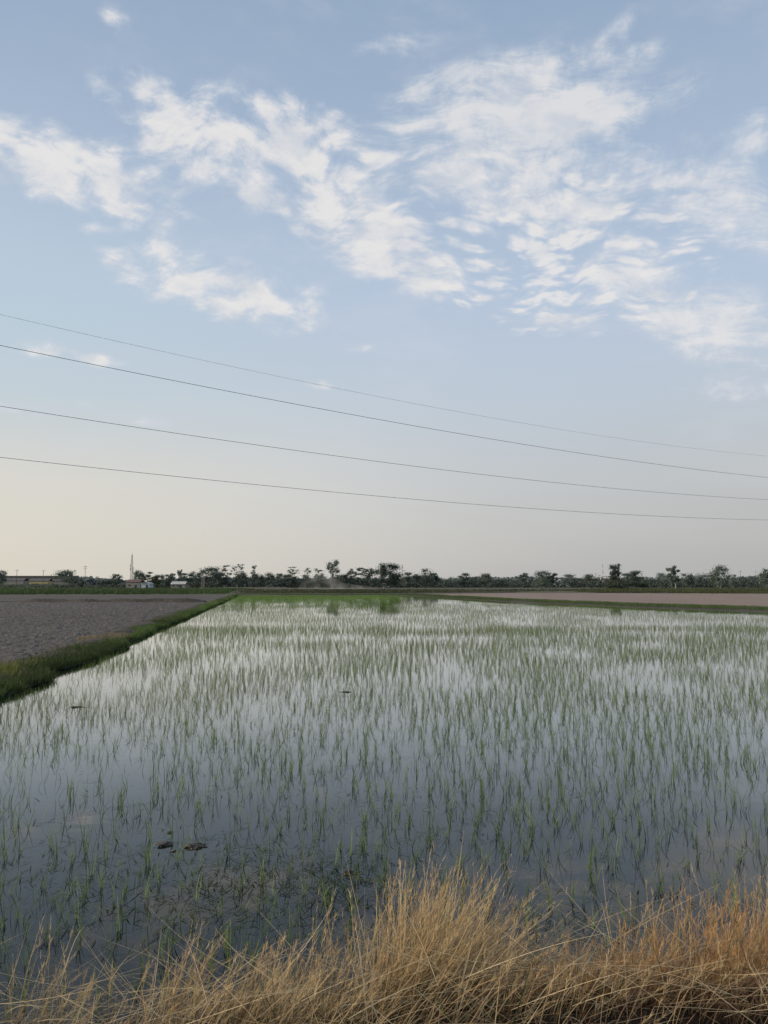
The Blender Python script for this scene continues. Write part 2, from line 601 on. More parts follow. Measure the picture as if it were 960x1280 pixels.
def z_plough(x, y, s):
    # clods, wheel ruts roughly along the bund
    q = x - wb[0] * y
    fur = .018 * np.sin(q * 2 * np.pi / .75 + 1.5 * fbm(x * .2, y * .2, 2, 5))
    cl = .13 * np.maximum(fbm(x * 2.6, y * 2.6, 3, 3) - .5, 0) ** 1.1 + .05 * vnoise(x * 7, y * 7, 9)
    w = .5 + .5 * fbm(x * .3, y * .3, 2, 77)
    return .05 + fur * .6 * w + cl * 1.2 + .05 * np.maximum(vnoise(x * 4.3, y * 4.3, 19) - .55, 0)


strip_grid('ploughed_field', lambda y: -.56 * y - 8, lambda y: xi(y) + .1, np.geomspace(11, YR, 520), 620, z_plough, M_plough)
strip_grid('far_ploughed_field', lambda y: -.56 * y - 8, lambda y: xi(y) + .1, np.geomspace(YR, YF + 5, 90), 300,
           lambda x, y, s: .05 + .07 * fbm(x * 1.5, y * 1.5, 3, 4), M_plough)


def z_bund(x, y, s):
    prof = np.sin(np.pi * np.clip(s, 0, 1)) ** .7
    return -.02 + prof * (.20 + .14 * fbm(x * .8, y * .5, 3, 11)) + .10 * (fbm(x * 3, y * 3, 3, 12) - .4) * prof + .05 * s


def edge(y):
    y = np.asarray(y, float)
    return xw(y) - .10 + (.75 * (vnoise(y * .45, y * 0 + .5, 2) - .4) + .35 * (vnoise(y * 1.7, y * 0 + 2.5, 6) - .5)) * np.minimum(1, 45 / y)


tag(strip_grid('field_bund', lambda y: float(edge(y)), lambda y: xi(y) - .15 + .3 * vnoise(np.array([y * .9]), np.array([3.5]), 2)[0],
               np.geomspace(9, YF + 3, 420), 26, z_bund, M_bund))

_n = 42000
_y = np.exp(rng.uniform(math.log(15), math.log(YR - 2), _n)); _x = rng.uniform(-.54 * _y - 5, xi(_y) - .2)
_q = blades(np.stack([_x, _y, z_plough(_x, _y, 0) + .01], 1), rng.uniform(.04, .11, _n) * np.clip(_y / 30, .8, 2.5), rng.uniform(.009, .02, _n) * np.clip(_y / 25, .7, 3), rng.uniform(0, 6.28, _n),
            rng.uniform(.9, 1.5, _n), rng.uniform(0, .3, _n), np.array([[.36, .33, .29]]) * rng.uniform(.4, 1.2, (_n, 1)), 2, base_dark=1)
tag(link('stubble', np_mesh('stubble', *_q), M_straw), 'scattered pale straw stubble on the ploughed soil', 'stubble', None, 'stuff')

# cross ridge of dark earth mounds between the two left fields
xs = np.linspace(-.56 * YR - 8, xi(YR) - .5, 500)
ridge_h = .15 + .42 * np.clip(fbm(xs * .22, xs * 0 + 1, 3, 21) * 1.5 - .45, 0, 1)
V = []
for x, h in zip(xs, ridge_h):
    for k in range(9):
        a = k / 8
        V.append((x, YR - .7 + 1.6 * a + .2 * math.sin(x), .03 + h * math.sin(math.pi * a) * (1 + .3 * random.random())))
V = np.array(V)
i = (np.arange(len(xs) - 1) * 9)[:, None] + np.arange(8)[None, :]
Fq = np.stack([i, i + 1, i + 10, i + 9], -1).reshape(-1, 4)
tag(link('earth_ridge', np_mesh('earth_ridge', V, Fq, smooth=True), M_bund), kind='structure')


# brown field at the right and its bund
def poly_sheet(name, pts, z, mat):
    bm = bmesh.new()
    bm.faces.new([bm.verts.new((x, y, z)) for x, y in pts])
    return tag(fin(name, bm, mat), kind='structure')


poly_sheet('brown_field', RI[1:] + [(RI[-1][0] + 260, RI[-1][1] - 10), (330, G(960, 742.3)[1]), G(1100, 742.3), G(960, 742.3), G(640, 741.3), G(520, 742.4)], .03, M_brown)
poly_sheet('dark_field', [G(300, 743.1), G(516, 743.3), G(560, 741.6), G(640, 741.0), G(660, 738), G(280, 738)], .02,
           soil_mat('dark_soil', (.05, .05, .035), (.09, .08, .065), (.05, .07, .03), .4, .5, (1, .5, 1)))


def bund_line(name, A, B, hgt, mat, n=300):
    A = np.array(A); B = np.array(B)

    def res(P):
        dd = np.r_[0, np.cumsum(np.hypot(*np.diff(P, axis=0).T))]
        t = np.linspace(0, dd[-1], n)
        return np.stack([np.interp(t, dd, P[:, 0]), np.interp(t, dd, P[:, 1])], 1)
    A, B = res(A), res(B)
    V = []
    for k in range(n):
        for j in range(7):
            s = j / 6
            p = A[k] * (1 - s) + B[k] * s
            V.append((p[0], p[1], -.02 + hgt * math.sin(math.pi * s) ** .7 * (.7 + .6 * random.random()) + .04 * s))
    i = (np.arange(n - 1) * 7)[:, None] + np.arange(6)[None, :]
    Fq = np.stack([i, i + 1, i + 8, i + 7], -1).reshape(-1, 4)
    return A, B, tag(link(name, np_mesh(name, np.array(V), Fq, smooth=True), mat), kind='structure')


A, B, _ = bund_line('far_bund', [RW[0]] + RW[1:], [RI[0]] + RI[1:], .16, M_bund, 500)


def tufts(name, pts, n_blade, L, W, C, cv, label=None, segs=2, mat=None, tilt=.5, spread=.12, kind='stuff', cat='grass', Wsc=None):
    P = np.repeat(pts, n_blade, 0)
    n = len(P)
    P = P.copy()
    P[:, 0] += rng.normal(0, spread, n); P[:, 1] += rng.normal(0, spread, n)
    lsc = np.repeat(rng.uniform(.6, 1.25, len(pts)), n_blade)
    C = np.asarray(C, float)
    if C.ndim == 2: Cn = np.repeat(C, n_blade, 0)
    else: Cn = np.repeat(C[None, :], n, 0)
    Cn = Cn * rng.uniform(1 - cv, 1 + cv, (n, 1)) * rng.uniform(1 - cv * .3, 1 + cv * .3, (n, 3))
    ww = W * (np.ones(n) if Wsc is None else np.repeat(Wsc, n_blade))
    q = blades(P, L * lsc * rng.uniform(.5, 1.1, n), ww * rng.uniform(.7, 1.3, n), rng.uniform(0, 2 * np.pi, n),
               rng.uniform(0, tilt, n), rng.uniform(0, tilt * 1.5, n), Cn, segs)
    o = link(name, np_mesh(name, *q), mat or M_leaf)
    return tag(o, label, cat, None, kind)


# grass on the left bund (water side and patches along the top)
n = 15000
y = 10 * (YF / 10) ** rng.random(n)
s = np.clip(rng.beta(1.1, 4.2, n), 0, 1)
xx = edge(y) - .04 + (xi(y) - edge(y) - .1) * s
keep = (fbm(xx * .5, y * .25, 3, 31) > .24 + .60 * s)
y, s, xx = y[keep], s[keep], xx[keep]
zz = .12 * np.sin(np.pi * s) ** .7 + .02
cb = np.array([.095, .145, .042])[None] * (1 + .6 * (fbm(xx * .3, y * .15, 2, 33) - .5)[:, None] * 2)
tufts('bund_grass', np.stack([xx, y, zz], 1), 14, .20, .012, cb, .4, 'dark green weeds along the earth bund between ploughed soil and flooded paddy', 3, Wsc=np.clip(y / 18, 1, 6))
# brighter grass clump at the very left and a dry one further on
for nm, (px, py), c, cnt, sp, lab in (('grass_tuft', (14, 842), (.15, .17, .045), 110, .42, 'bright yellow green grass tuft on the left bund at the picture edge'),
                                      ('dry_grass_tuft', (148, 798), (.27, .225, .14), 60, .5, 'pale dry grass tuft on the left bund beside ploughed field')):
    gx, gy = G(px, py, .2)
    pts = np.stack([np.clip(gx - .55 + rng.normal(0, sp * .8, cnt), -99, xw(gy) - .35), gy + rng.normal(0, sp * 2.2, cnt), np.full(cnt, .14)], 1)
    pts[:, 0] += wb[0] * (pts[:, 1] - gy)
    t_ = tufts(nm, pts, 26, .26, .02, np.array(c), .3, lab, 3, cat='grass tuft')
    t_['kind'] = 'thing'
# grass on far bund and right bund
t = rng.random(5200)
k = (t * 499).astype(int)
s = rng.random(5200) * .9 + .05
pts = np.stack([A[k, 0] * (1 - s) + B[k, 0] * s + rng.normal(0, .1, 5200), A[k, 1] * (1 - s) + B[k, 1] * s, np.full(5200, .16)], 1)
pts = pts[fbm(pts[:, 0] * .15, pts[:, 1] * .1, 2, 8) > .32]
tufts('far_bund_grass', pts, 10, .24, .04, (.10, .15, .05), .3, 'green weeds along the far and right bund of the paddy', 2, spread=.25)

# green crops beyond
def crop(name, quad, n, L, W, C, label, nb=6):
    q = np.array(quad)
    pts = []
    lo, hi = q.min(0), q.max(0)
    while len(pts) < n:
        x = rng.uniform(lo[0], hi[0], n * 2); yy = rng.uniform(lo[1] ** .5, hi[1] ** .5, n * 2) ** 2
        yy = lo[1] + (hi[1] - lo[1]) * rng.random(n * 2) ** 1.8
        m = inside([tuple(p) for p in q], x, yy)
        pts += list(zip(x[m], yy[m]))
    pts = np.array(pts[:n])
    P = np.stack([pts[:, 0], pts[:, 1], np.full(n, 0.0)], 1)
    cc = np.array(C)[None] * (1 + .9 * (fbm(pts[:, 0] * .05, pts[:, 1] * .03, 3, 40) - .5))[:, None]
    tufts(name, P, nb, L, W, cc, .25, label, 2, spread=.5, cat='crop')


crop('green_crop', [(-150, 178), G(235, 743), G(284, 742.2), G(292, 738.5), (-60, 360), (-260, 400), (-200, 178)], 7000, 1.0, .16, (.062, .105, .036), 'tall green crop strip beyond the left ploughed fields')
crop('low_crop', [G(700, 738.2), G(745, 741.2), G(960, 742.0), (190, 192), (230, 380), (110, 380)], 7000, .75, .16, (.085, .10, .042), 'low yellow green crop strip behind the brown field at right')
crop('weedy_strip', [G(300, 741.3), G(500, 741.3), G(650, 739.8), G(720, 738.8), G(700, 737), G(300, 737)], 2200, .55, .2, (.07, .08, .04), 'low dark weeds on the fallow strip behind the paddy', nb=4)

# ------------------------------------------------------------------ rice
def rice_blades(P, n_blade, L, W, segs, lean_bias=0):
    n0 = len(P)
    Q = np.repeat(P, n_blade, 0)
    n = len(Q)
    Q[:, 0] += rng.normal(0, .012, n); Q[:, 1] += rng.normal(0, .012, n)
    ls = np.repeat(rng.uniform(.75, 1.2, n0), n_blade)
    Ln = L * ls * rng.uniform(.55, 1.1, n)
    tone = np.repeat(rng.uniform(0, 1, n0), n_blade)[:, None]
    C = (1 - tone) * np.array([[.12, .19, .055]]) + tone * np.array([[.25, .34, .095]])
    C = C * rng.uniform(.75, 1.25, (n, 1))
    bent = rng.random(n) < (.42 if W < .0065 else .25)
    th0 = rng.uniform(0.02, .30, n); th1 = rng.uniform(.0, .55, n)
    th1[bent] = rng.uniform(.9, 2.3, bent.sum())
    if W > .009: th1 = np.minimum(th1, .9)
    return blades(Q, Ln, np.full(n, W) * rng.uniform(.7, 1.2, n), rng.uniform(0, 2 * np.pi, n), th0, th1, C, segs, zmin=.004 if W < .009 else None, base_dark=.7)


def scatter(y0, y1, dx, dy, keepf):
    ys = np.arange(y0, y1, dy)
    out = []
    for yv in ys:
        xl, xr = -.53 * yv - 1.5, .53 * yv + 1.5
        x = np.arange(math.floor(xl / dx) * dx, xr, dx)
        # rows run slightly diagonal to the view
        x = x + (yv * .035) % dx + rng.normal(0, dx * .18)
        x = x + dx * 1.3 * (fbm(x * .45, np.full(len(x), yv * .3), 2, 91) - .5)
        x = x[rng.random(len(x)) > .12]
        out.append(np.stack([x + rng.normal(0, dx * .17, len(x)), np.full(len(x), yv) + rng.normal(0, dy * .45, len(x))], 1))
    P = np.concatenate(out)
    m = inside(poly, P[:, 0], P[:, 1]) & (P[:, 0] > xw(P[:, 1]) + .5)
    P = P[m]
    dn = fbm(P[:, 0] * .45, P[:, 1] * .25, 3, 50)
    m = rng.random(len(P)) < keepf(P[:, 0], P[:, 1], dn)
    P = P[m]
    return np.concatenate([P, np.zeros((len(P), 1))], 1)


kf = lambda x, y, dn: np.clip(2.0 * (dn - .16), .22, 1) * np.clip(1 - .45 * np.exp(-((x / y + .18) / .22) ** 2 - ((y - 9) / 4.5) ** 2), 0, 1)
near = scatter(4.6, 45, .22, .19, kf)
dist = np.hypot(near[:, 0], near[:, 1])
infr = (np.abs(near[:, 0]) < .5 * near[:, 1]) & (near[:, 1] > 4.9)
order = np.argsort(np.where(infr, dist, 1e9))
first = near[order[:300]]
rest = near[order[300:]]
rest = rest[(np.hypot(rest[:, 0], rest[:, 1]) > 4.7)]
variants = []
for k in range(16):
    nb = int(rng.integers(4, 9))
    V, Fq, C = rice_blades(np.zeros((1, 3)), nb, .24, .0062, 6)
    variants.append(np_mesh('rice_seedling', V, Fq, C))
    variants[-1].materials.append(M_rice)
proto = None
for i, p in enumerate(first):
    if proto is None:
        o = bpy.data.objects.new('rice_seedling', variants[0])
        tag(o, 'thin green rice seedling standing in the near shallow water', 'rice plant', 'rice seedlings in the nearest rows of the paddy')
        proto = o
    else:
        o = proto.copy()
        o.data = variants[i % 16]
    o.location = (p[0], p[1], -.003)
    o.rotation_euler = (0, 0, random.uniform(0, 6.28))
    sc_ = random.uniform(.75, 1.2)
    o.scale = (sc_, sc_, sc_)
    col.objects.link(o)
lone = scatter(4.8, 30, .2, .2, lambda x, y, dn: .38 + 0 * x)
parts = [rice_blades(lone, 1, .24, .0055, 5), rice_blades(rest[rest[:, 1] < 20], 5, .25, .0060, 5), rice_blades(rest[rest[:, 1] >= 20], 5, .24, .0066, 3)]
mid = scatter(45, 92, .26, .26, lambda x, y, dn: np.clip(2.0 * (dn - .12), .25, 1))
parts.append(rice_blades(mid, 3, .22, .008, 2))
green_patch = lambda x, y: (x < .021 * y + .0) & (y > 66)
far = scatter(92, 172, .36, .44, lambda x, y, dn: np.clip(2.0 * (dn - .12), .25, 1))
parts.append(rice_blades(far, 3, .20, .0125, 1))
gp = scatter(72, 170, .36, .34, lambda x, y, dn: np.clip((.021 * y + 5 * (vnoise(y * .25, y * 0, 95) - .5) + 3 - x) / 7, 0, 1) * np.clip((y - 72) / 60, 0, 1) * np.clip(2.2 * (dn - .1), .2, 1))
gp = rice_blades(gp, 4, .26, .022, 1)
parts.append((gp[0], gp[1], gp[2] * np.array([[1.05, 1.3, .95]])))
V, Fq, C = merge(parts)
print('rice quads', len(Fq))
tag(link('rice_crop', np_mesh('rice_crop', V, Fq, C), M_rice), 'countless thin rice seedlings in rows filling the flooded paddy', 'rice crop', None, 'stuff')

# floating broken leaves and weed on the water
Ps = []
for (px, py, sx, sy, n) in ((330, 1085, 120, 28, 420), (440, 1105, 70, 30, 230), (300, 1130, 140, 30, 130), (560, 1150, 160, 60, 160), (800, 1140, 160, 50, 160),
                            (800, 872, 120, 5, 260), (440, 870, 60, 4, 110), (90, 884, 50, 3, 60), (300, 930, 160, 30, 170), (100, 1090, 100, 50, 260), (230, 1150, 200, 40, 320), (360, 1110, 150, 40, 350),
                            (480, 1000, 420, 90, 700), (480, 860, 420, 40, 700), (480, 800, 420, 12, 500)):
    for _ in range(n):
        x_, y_ = px + random.gauss(0, sx * .6), py + random.gauss(0, sy * .6)
        if y_ > 1270 or y_ < 760: continue
        Ps.append(G(x_, y_) + (.006,))
Ps = np.array(Ps)
Ps = Ps[inside(poly, Ps[:, 0], Ps[:, 1]) & (Ps[:, 0] > xw(Ps[:, 1]) + .4)]
n = len(Ps)
tn = rng.random((n, 1))
C = tn * np.array([[.10, .15, .05]]) + (1 - tn) * np.array([[.065, .08, .035]])
q = blades(Ps, rng.uniform(.05, .17, n), rng.uniform(.006, .016, n), rng.uniform(0, 6.28, n), rng.uniform(1.2, 1.56, n), rng.uniform(0, .3, n), C, 3, zmin=.004)
# lay these flat: turn the width across the leaf instead of up
tag(link('floating_leaves', np_mesh('floating_leaves', *q), M_leaf), 'broken leaves and weed scraps floating on the paddy water', 'floating leaves', None, 'stuff')


# mud clods breaking the surface
def clod(px, py, r, h, label, seed):
    x, y_ = G(px, py)
    bm = bmesh.new()
    bmesh.ops.create_icosphere(bm, subdivisions=4, radius=1)
    rr = random.Random(seed)
    ph = [rr.uniform(0, 6) for _ in range(6)]
    from mathutils import noise as mn
    for v in bm.verts:
        k = 1 + .7 * mn.noise(v.co * 1.6 + Vector((seed, 0, 0))) + .4 * mn.noise(v.co * 4 + Vector((0, seed, 0))) + .12 * mn.noise(v.co * 11)
        v.co = Vector((v.co.x * r * k, v.co.y * r * .7 * k, v.co.z * h * .75 * k - .2 * h))
    o = fin('mud_clod', bm, M_clod, None, True)
    o.location = (x, y_, .002)
    return tag(o, label, 'mud clod', 'mud clods breaking the paddy surface')


clod(206, 1056, .085, .035, 'small flat dark mud clod at the left of the close pair', 3)
clod(243, 1058, .10, .04, 'reddish dark mud clod at the right of the close pair', 8)
clod(217, 1064, .03, .015, 'tiny mud crumb just below the pair of clods', 12)
clod(212, 1041, .03, .02, 'tiny mud crumb just above the pair of clods', 15)
clod(437, 1092, .05, .035, 'brown weedy mud clod among floating leaves', 19)
clod(95, 884, .13, .022, 'low dark mud clod far out near the left bund', 23)
clod(432, 865, .13, .022, 'low dark mud clod far out at mid paddy', 29)

# ------------------------------------------------------------------ near bank with dry grass
def z_bank(x, y, s=None):
    e = 4.75 + .12 * np.sin(x * 1.3 + .6) + .10 * np.asarray(x)
    t = np.clip((e - y) / 1.3, -1, 1.4)
    return np.where(t > 0, .55 * np.clip(t, 0, 1) ** .8 + .12 * np.clip((e - 1.3 - y) / 2, 0, 1), t * .3) + .05 * fbm(x * 3, y * 3, 3, 60) - .03


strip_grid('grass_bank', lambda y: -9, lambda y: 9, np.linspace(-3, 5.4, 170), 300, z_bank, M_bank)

tops = np.array([(-300, 1270), (0, 1262), (60, 1250), (100, 1228), (200, 1200), (300, 1194), (400, 1184), (460, 1150), (510, 1108), (560, 1108), (600, 1135), (650, 1192), (720, 1204), (780, 1186), (850, 1155), (900, 1145), (960, 1128), (1200, 1125)], float)


def grass_field(n, x0, x1, y0, y1, lmul=1.0, green=.06, red=True, wid=.0045, leanmu=.38, short=False):
    x = rng.uniform(x0, x1, n); y_ = rng.uniform(y0, y1, n)
    # gather into tussocks
    cx = np.round(x / .16) * .16; cy = np.round(y_ / .16) * .16
    hx = vnoise(cx * 9.1, cy * 7.7, 70); hy = vnoise(cx * 5.3, cy * 8.9, 71)
    pull = .45 * rng.random(n)
    x = x + (cx + (hx - .5) * .14 - x) * pull; y_ = y_ + (cy + (hy - .5) * .14 - y_) * pull
    z = z_bank(x, y_)
    px = 480 + F * x / y_
    top = np.interp(px, tops[:, 0], tops[:, 1])
    # reach of a blade whose tip should come up to that row
    zt = CAMZ + y_ * np.tan(PITCH - np.arctan((top - 640) / F))
    L = np.maximum(zt - z, .12)
    L = np.minimum(L, .95) * lmul * (.35 + .8 * rng.random(n) ** .8)
    if short: L = rng.uniform(.08, .28, n)
    clump = fbm(cx * 2.1, cy * 2.1, 2, 79)
    keep = rng.random(n) < np.where(y_ < 3.55, .3, 1) * np.clip((px + 40) / 480, .10, 1) * np.clip(3.2 * (clump - .22), .3, 1)
    mix = fbm(x * 1.2, y_ * 1.2, 3, 72)
    straw = np.array([.78, .57, .30]); tan_ = np.array([.58, .38, .18]); redd = np.array([.34, .20, .125]); pale = np.array([.80, .66, .42])
    r = rng.random(n)
    C = np.where((r < .35)[:, None], straw, np.where((r < .72)[:, None], tan_, pale))
    rd = (rng.random(n) < np.clip((px - 560) / 200, 0, .8) * (mix > .36)) | (rng.random(n) < .08)
    C = np.where(rd[:, None], redd, C)
    gr = rng.random(n) < green + .25 * np.clip((420 - px) / 500, 0, .3) + .10 * (mix < .4)
    C = np.where(gr[:, None], np.array([.13, .17, .055]), C)
    C = C * rng.uniform(.7, 1.15, (n, 1))
    az = rng.normal(.05, .65, n)                       # blown to the right
    back = rng.random(n) < .27
    az = np.where(back, rng.uniform(0, 2 * np.pi, n), az)
    th0 = np.clip(rng.normal(leanmu * .6, .2, n), -.3, 1.2)
    th1 = np.clip(rng.normal(.55, .5, n), -.4, 2.2)
    flop = rng.random(n) < .12
    th0 = np.where(flop, rng.uniform(.9, 1.45, n), th0)
    P = np.stack([x, y_, z - .01], 1)[keep]
    if short: C = C * np.array([[.34, .27, .24]])  # thatch colour darkened to stand for shade at the foot of the grass
    return blades(P, L[keep], (wid * rng.uniform(.5, 1.3, n))[keep], az[keep], th0[keep], th1[keep], C[keep] * .9, 7, base_dark=.16)  # self-shadow low in the grass painted as strongly darkened stems


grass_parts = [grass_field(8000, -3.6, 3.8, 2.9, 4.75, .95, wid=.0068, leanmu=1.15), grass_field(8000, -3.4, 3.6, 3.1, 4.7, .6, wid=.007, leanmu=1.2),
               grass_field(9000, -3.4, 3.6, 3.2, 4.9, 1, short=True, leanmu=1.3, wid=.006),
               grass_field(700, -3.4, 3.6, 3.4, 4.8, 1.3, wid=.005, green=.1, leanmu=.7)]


def seed_heads(n, x0, x1, y0, y1, lmin, lmax, lean):
    # bent stalks that carry a feathery head of fine bristles
    x = rng.uniform(x0, x1, n); y_ = rng.uniform(y0, y1, n)
    px = 480 + F * x / y_
    k = rng.random(n) < np.clip((px + 100) / 480, .15, 1)
    x, y_, px = x[k], y_[k], px[k]; n = len(x)
    z = z_bank(x, y_)
    top = np.interp(px, tops[:, 0], tops[:, 1])
    zt = CAMZ + y_ * np.tan(PITCH - np.arctan((top - 640) / F))
    L = np.clip((zt - z) * rng.uniform(lmin, lmax, n), .15, 1.0)
    az = rng.normal(0, .7, n); th0 = np.clip(rng.normal(lean, .25, n), -.4, 1.2); th1 = rng.normal(.4, .3, n)
    C = np.array([[.62, .46, .25]]) * rng.uniform(.7, 1.15, (n, 1))
    V, Fq, CC = blades(np.stack([x, y_, z], 1), L, np.full(n, .004), az, th0, th1, C, 8, base_dark=.4)
    ctr = V.reshape(n, 9, 2, 3).mean(2)
    out = [(V, Fq, CC)]
    m = 34
    f = rng.uniform(5.2, 7.98, (n, m)); i0 = f.astype(int); fr = (f - i0)[..., None]
    ar = np.arange(n)[:, None]
    pos = ctr[ar, i0] * (1 - fr) + ctr[ar, i0 + 1] * fr
    d_ = ctr[:, 8] - ctr[:, 5]
    thd = np.arctan2(np.hypot(d_[:, 0], d_[:, 1]), d_[:, 2]); azd = np.arctan2(d_[:, 1], d_[:, 0])
    nn = n * m
    th = np.repeat(thd, m) + rng.normal(0, .3, nn); a_ = np.repeat(azd, m) + rng.normal(0, .5, nn)
    out.append(blades(pos.reshape(-1, 3), rng.uniform(.015, .055, nn), np.full(nn, .0022), a_, th, rng.uniform(0, .3, nn),
                      np.repeat(C, m, 0) * rng.uniform(.8, 1.2, (nn, 1)), 2, base_dark=.9))
    return out


_n = 900
_x = rng.uniform(-3.0, 3.2, _n); _y = rng.uniform(3.3, 4.5, _n)
grass_parts.append(blades(np.stack([_x, _y, z_bank(_x, _y) + rng.uniform(.03, .30, _n)], 1), rng.uniform(.25, .8, _n), np.full(_n, .0055) * rng.uniform(.6, 1.3, _n),
                          rng.choice([0, math.pi], _n) + rng.normal(0, .6, _n), rng.uniform(1.1, 1.6, _n), rng.normal(.15, .3, _n),
                          np.array([[.74, .58, .34]]) * rng.uniform(.5, 1.15, (_n, 1)), 7, base_dark=.9))
grass_parts += seed_heads(900, -3.4, 3.6, 3.3, 4.7, .5, 1.12, .45)
x_ = rng.normal(.13, .13, 420)
V, Fq, C = merge(grass_parts)
print('grass quads', len(Fq))
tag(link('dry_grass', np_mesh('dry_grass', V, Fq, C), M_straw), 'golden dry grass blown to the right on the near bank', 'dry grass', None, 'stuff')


def tussock(px, D, n, Lm, rad, name, label, tint=(1, 1, 1), heads=0, lean=.15, wid=.004, spread=.35):
    x0 = (px - 480) / F * D
    z0 = float(z_bank(np.array([x0]), np.array([D]))[0])
    x = x0 + rng.normal(0, rad, n); y_ = D + rng.normal(0, rad * .7, n)
    z = z_bank(x, y_) - .01
    r = rng.random((n, 1))
    C = (r * np.array([[.84, .64, .35]]) + (1 - r) * np.array([[.60, .41, .19]])) * rng.uniform(.75, 1.15, (n, 1)) * np.array([tint])
    th0 = np.clip(rng.normal(lean, spread * .5, n), -.5, 1)
    q = [blades(np.stack([x, y_, z], 1), Lm * rng.uniform(.4, 1.05, n), wid * rng.uniform(.6, 1.2, n), rng.normal(0, .8, n), th0, rng.normal(.3, .35, n), C * .92, 8, base_dark=.2)]  # stems painted darker below for the shade inside the tussock
    V0 = q[0][0].reshape(n, 9, 2, 3).mean(2)
    hs = rng.random(n) < .55
    c0 = V0[hs]; nh = len(c0); m = 26
    if nh:
        f = rng.uniform(4.5, 7.98, (nh, m)); i0 = f.astype(int); fr = (f - i0)[..., None]
        ar = np.arange(nh)[:, None]
        pos = c0[ar, i0] * (1 - fr) + c0[ar, i0 + 1] * fr
        d_ = c0[:, 8] - c0[:, 5]
        nn = nh * m
        th = np.repeat(np.arctan2(np.hypot(d_[:, 0], d_[:, 1]), d_[:, 2]), m) + rng.normal(0, .35, nn)
        a_ = np.repeat(np.arctan2(d_[:, 1], d_[:, 0]), m) + rng.normal(0, .6, nn)
        q.append(blades(pos.reshape(-1, 3), rng.uniform(.012, .05, nn), np.full(nn, .0022), a_, th, rng.uniform(0, .3, nn), np.repeat(C[hs], m, 0) * rng.uniform(.8, 1.2, (nn, 1)), 2, base_dark=.9))
    V, Fq, C = merge(q)
    o = link(name, np_mesh(name, V, Fq, C), M_straw)
    tag(o, label, 'grass tussock', 'tussocks of dry grass standing out of the near bank')
    return o


tussock(500, 4.1, 400, .76, .10, 'grass_tussock', 'tallest bushy golden grass tussock at the middle of the bank', lean=.32, spread=.5)
tussock(545, 4.15, 200, .84, .10, 'grass_tussock', 'sparse pale tussock leaning right just beside the tallest tussock', (1.1, 1.1, 1.1), lean=.62, spread=.25)
tussock(870, 4.0, 380, .62, .14, 'grass_tussock', 'broad reddish tussock at the right of the bank', (.84, .70, .60), lean=.45)
tussock(935, 4.1, 330, .68, .12, 'grass_tussock', 'tall golden tussock at the right picture edge', lean=.45)
tussock(320, 4.15, 170, .46, .12, 'grass_tussock', 'low loose straw tussock left of the tallest tussock', lean=.55)
tussock(670, 4.15, 300, .40, .2, 'grass_tussock', 'low tangled reddish tussock in the dip right of the tallest tussock', (.84, .70, .60), lean=.6)
tussock(760, 4.1, 300, .45, .18, 'grass_tussock', 'knee high tangled tussock between the dip and the broad right tussock', (.84, .70, .60), lean=.7)
tussock(215, 4.2, 60, .62, .06, 'grass_tussock', 'thin wispy tussock over the water at the left', lean=.5)
tussock(60, 4.2, 30, .6, .10, 'grass_tussock', 'few thin pale stalks at the left picture edge', lean=.15)
tussock(400, 4.3, 24, .62, .10, 'grass_tussock', 'few upright pale stalks with gaps left of the tall tussock', lean=.02, wid=.006)
tussock(790, 4.4, 26, .68, .12, 'grass_tussock', 'few upright thin stalks in the dip of the bank', lean=-.05, wid=.006)

# ------------------------------------------------------------------ overhead wires
M_wire = simple('wire_metal', (.06, .06, .065), .6, .1)
M_wire_pale = simple('pale_wire', (.28, .29, .30), .6, .1)
pa = Vector((at(0, 34), 34)); pb = Vector((at(960, 68), 68))
wires = [([(0, 395), (240, 444), (480, 498.5), (720, 540), (960, 570)], .006, M_wire_pale, 'faint pale thin wire, topmost of the four overhead wires'),
         ([(0, 432), (240, 479), (480, 527), (720, 565), (960, 597)], .012, M_wire, 'dark overhead wire, second from the top of the four'),
         ([(0, 508), (240, 544), (480, 578), (720, 606), (960, 624.5)], .011, M_wire, 'dark overhead wire, third from the top of the four'),
         ([(0, 572), (240, 597), (480, 621), (720, 639.5), (960, 650)], .011, M_wire, 'dark overhead wire, lowest of the four')]
for wi, (pts, rad, mt, lab) in enumerate(wires):
    S, H = [], []
    for px, py in pts:
        r = ray(px, py)
        k = r.x / r.y
        # intersect plan ray x = k*y with the line pa->pb
        dv = pb - pa
        s = (k * pa.y - pa.x) / (dv.x - k * dv.y)
        yy = pa.y + s * dv.y
        S.append(s); H.append(CAMZ + r.z / r.y * yy)
    cf = np.polyfit(S, H, 2)
    bm = bmesh.new()
    ss = np.linspace(-.45, 1.35, 60)
    prev = None
    for s in ss:
        p = pa + (pb - pa) * s
        c = Vector((p.x, p.y, float(np.polyval(cf, s))))
        ring = []
        for a in range(6):
            an = a * math.pi / 3
            nrm = Vector((-(pb - pa).y, (pb - pa).x, 0)).normalized()
            ring.append(bm.verts.new(c + nrm * math.cos(an) * rad + Vector((0, 0, 1)) * math.sin(an) * rad))
        if prev:
            for a in range(6):
                bm.faces.new((prev[a], prev[(a + 1) % 6], ring[(a + 1) % 6], ring[a]))
        prev = ring
    o = fin('overhead_wire', bm, mt, None, True)
    tag(o, lab, 'wire', 'overhead wires crossing above the paddy')

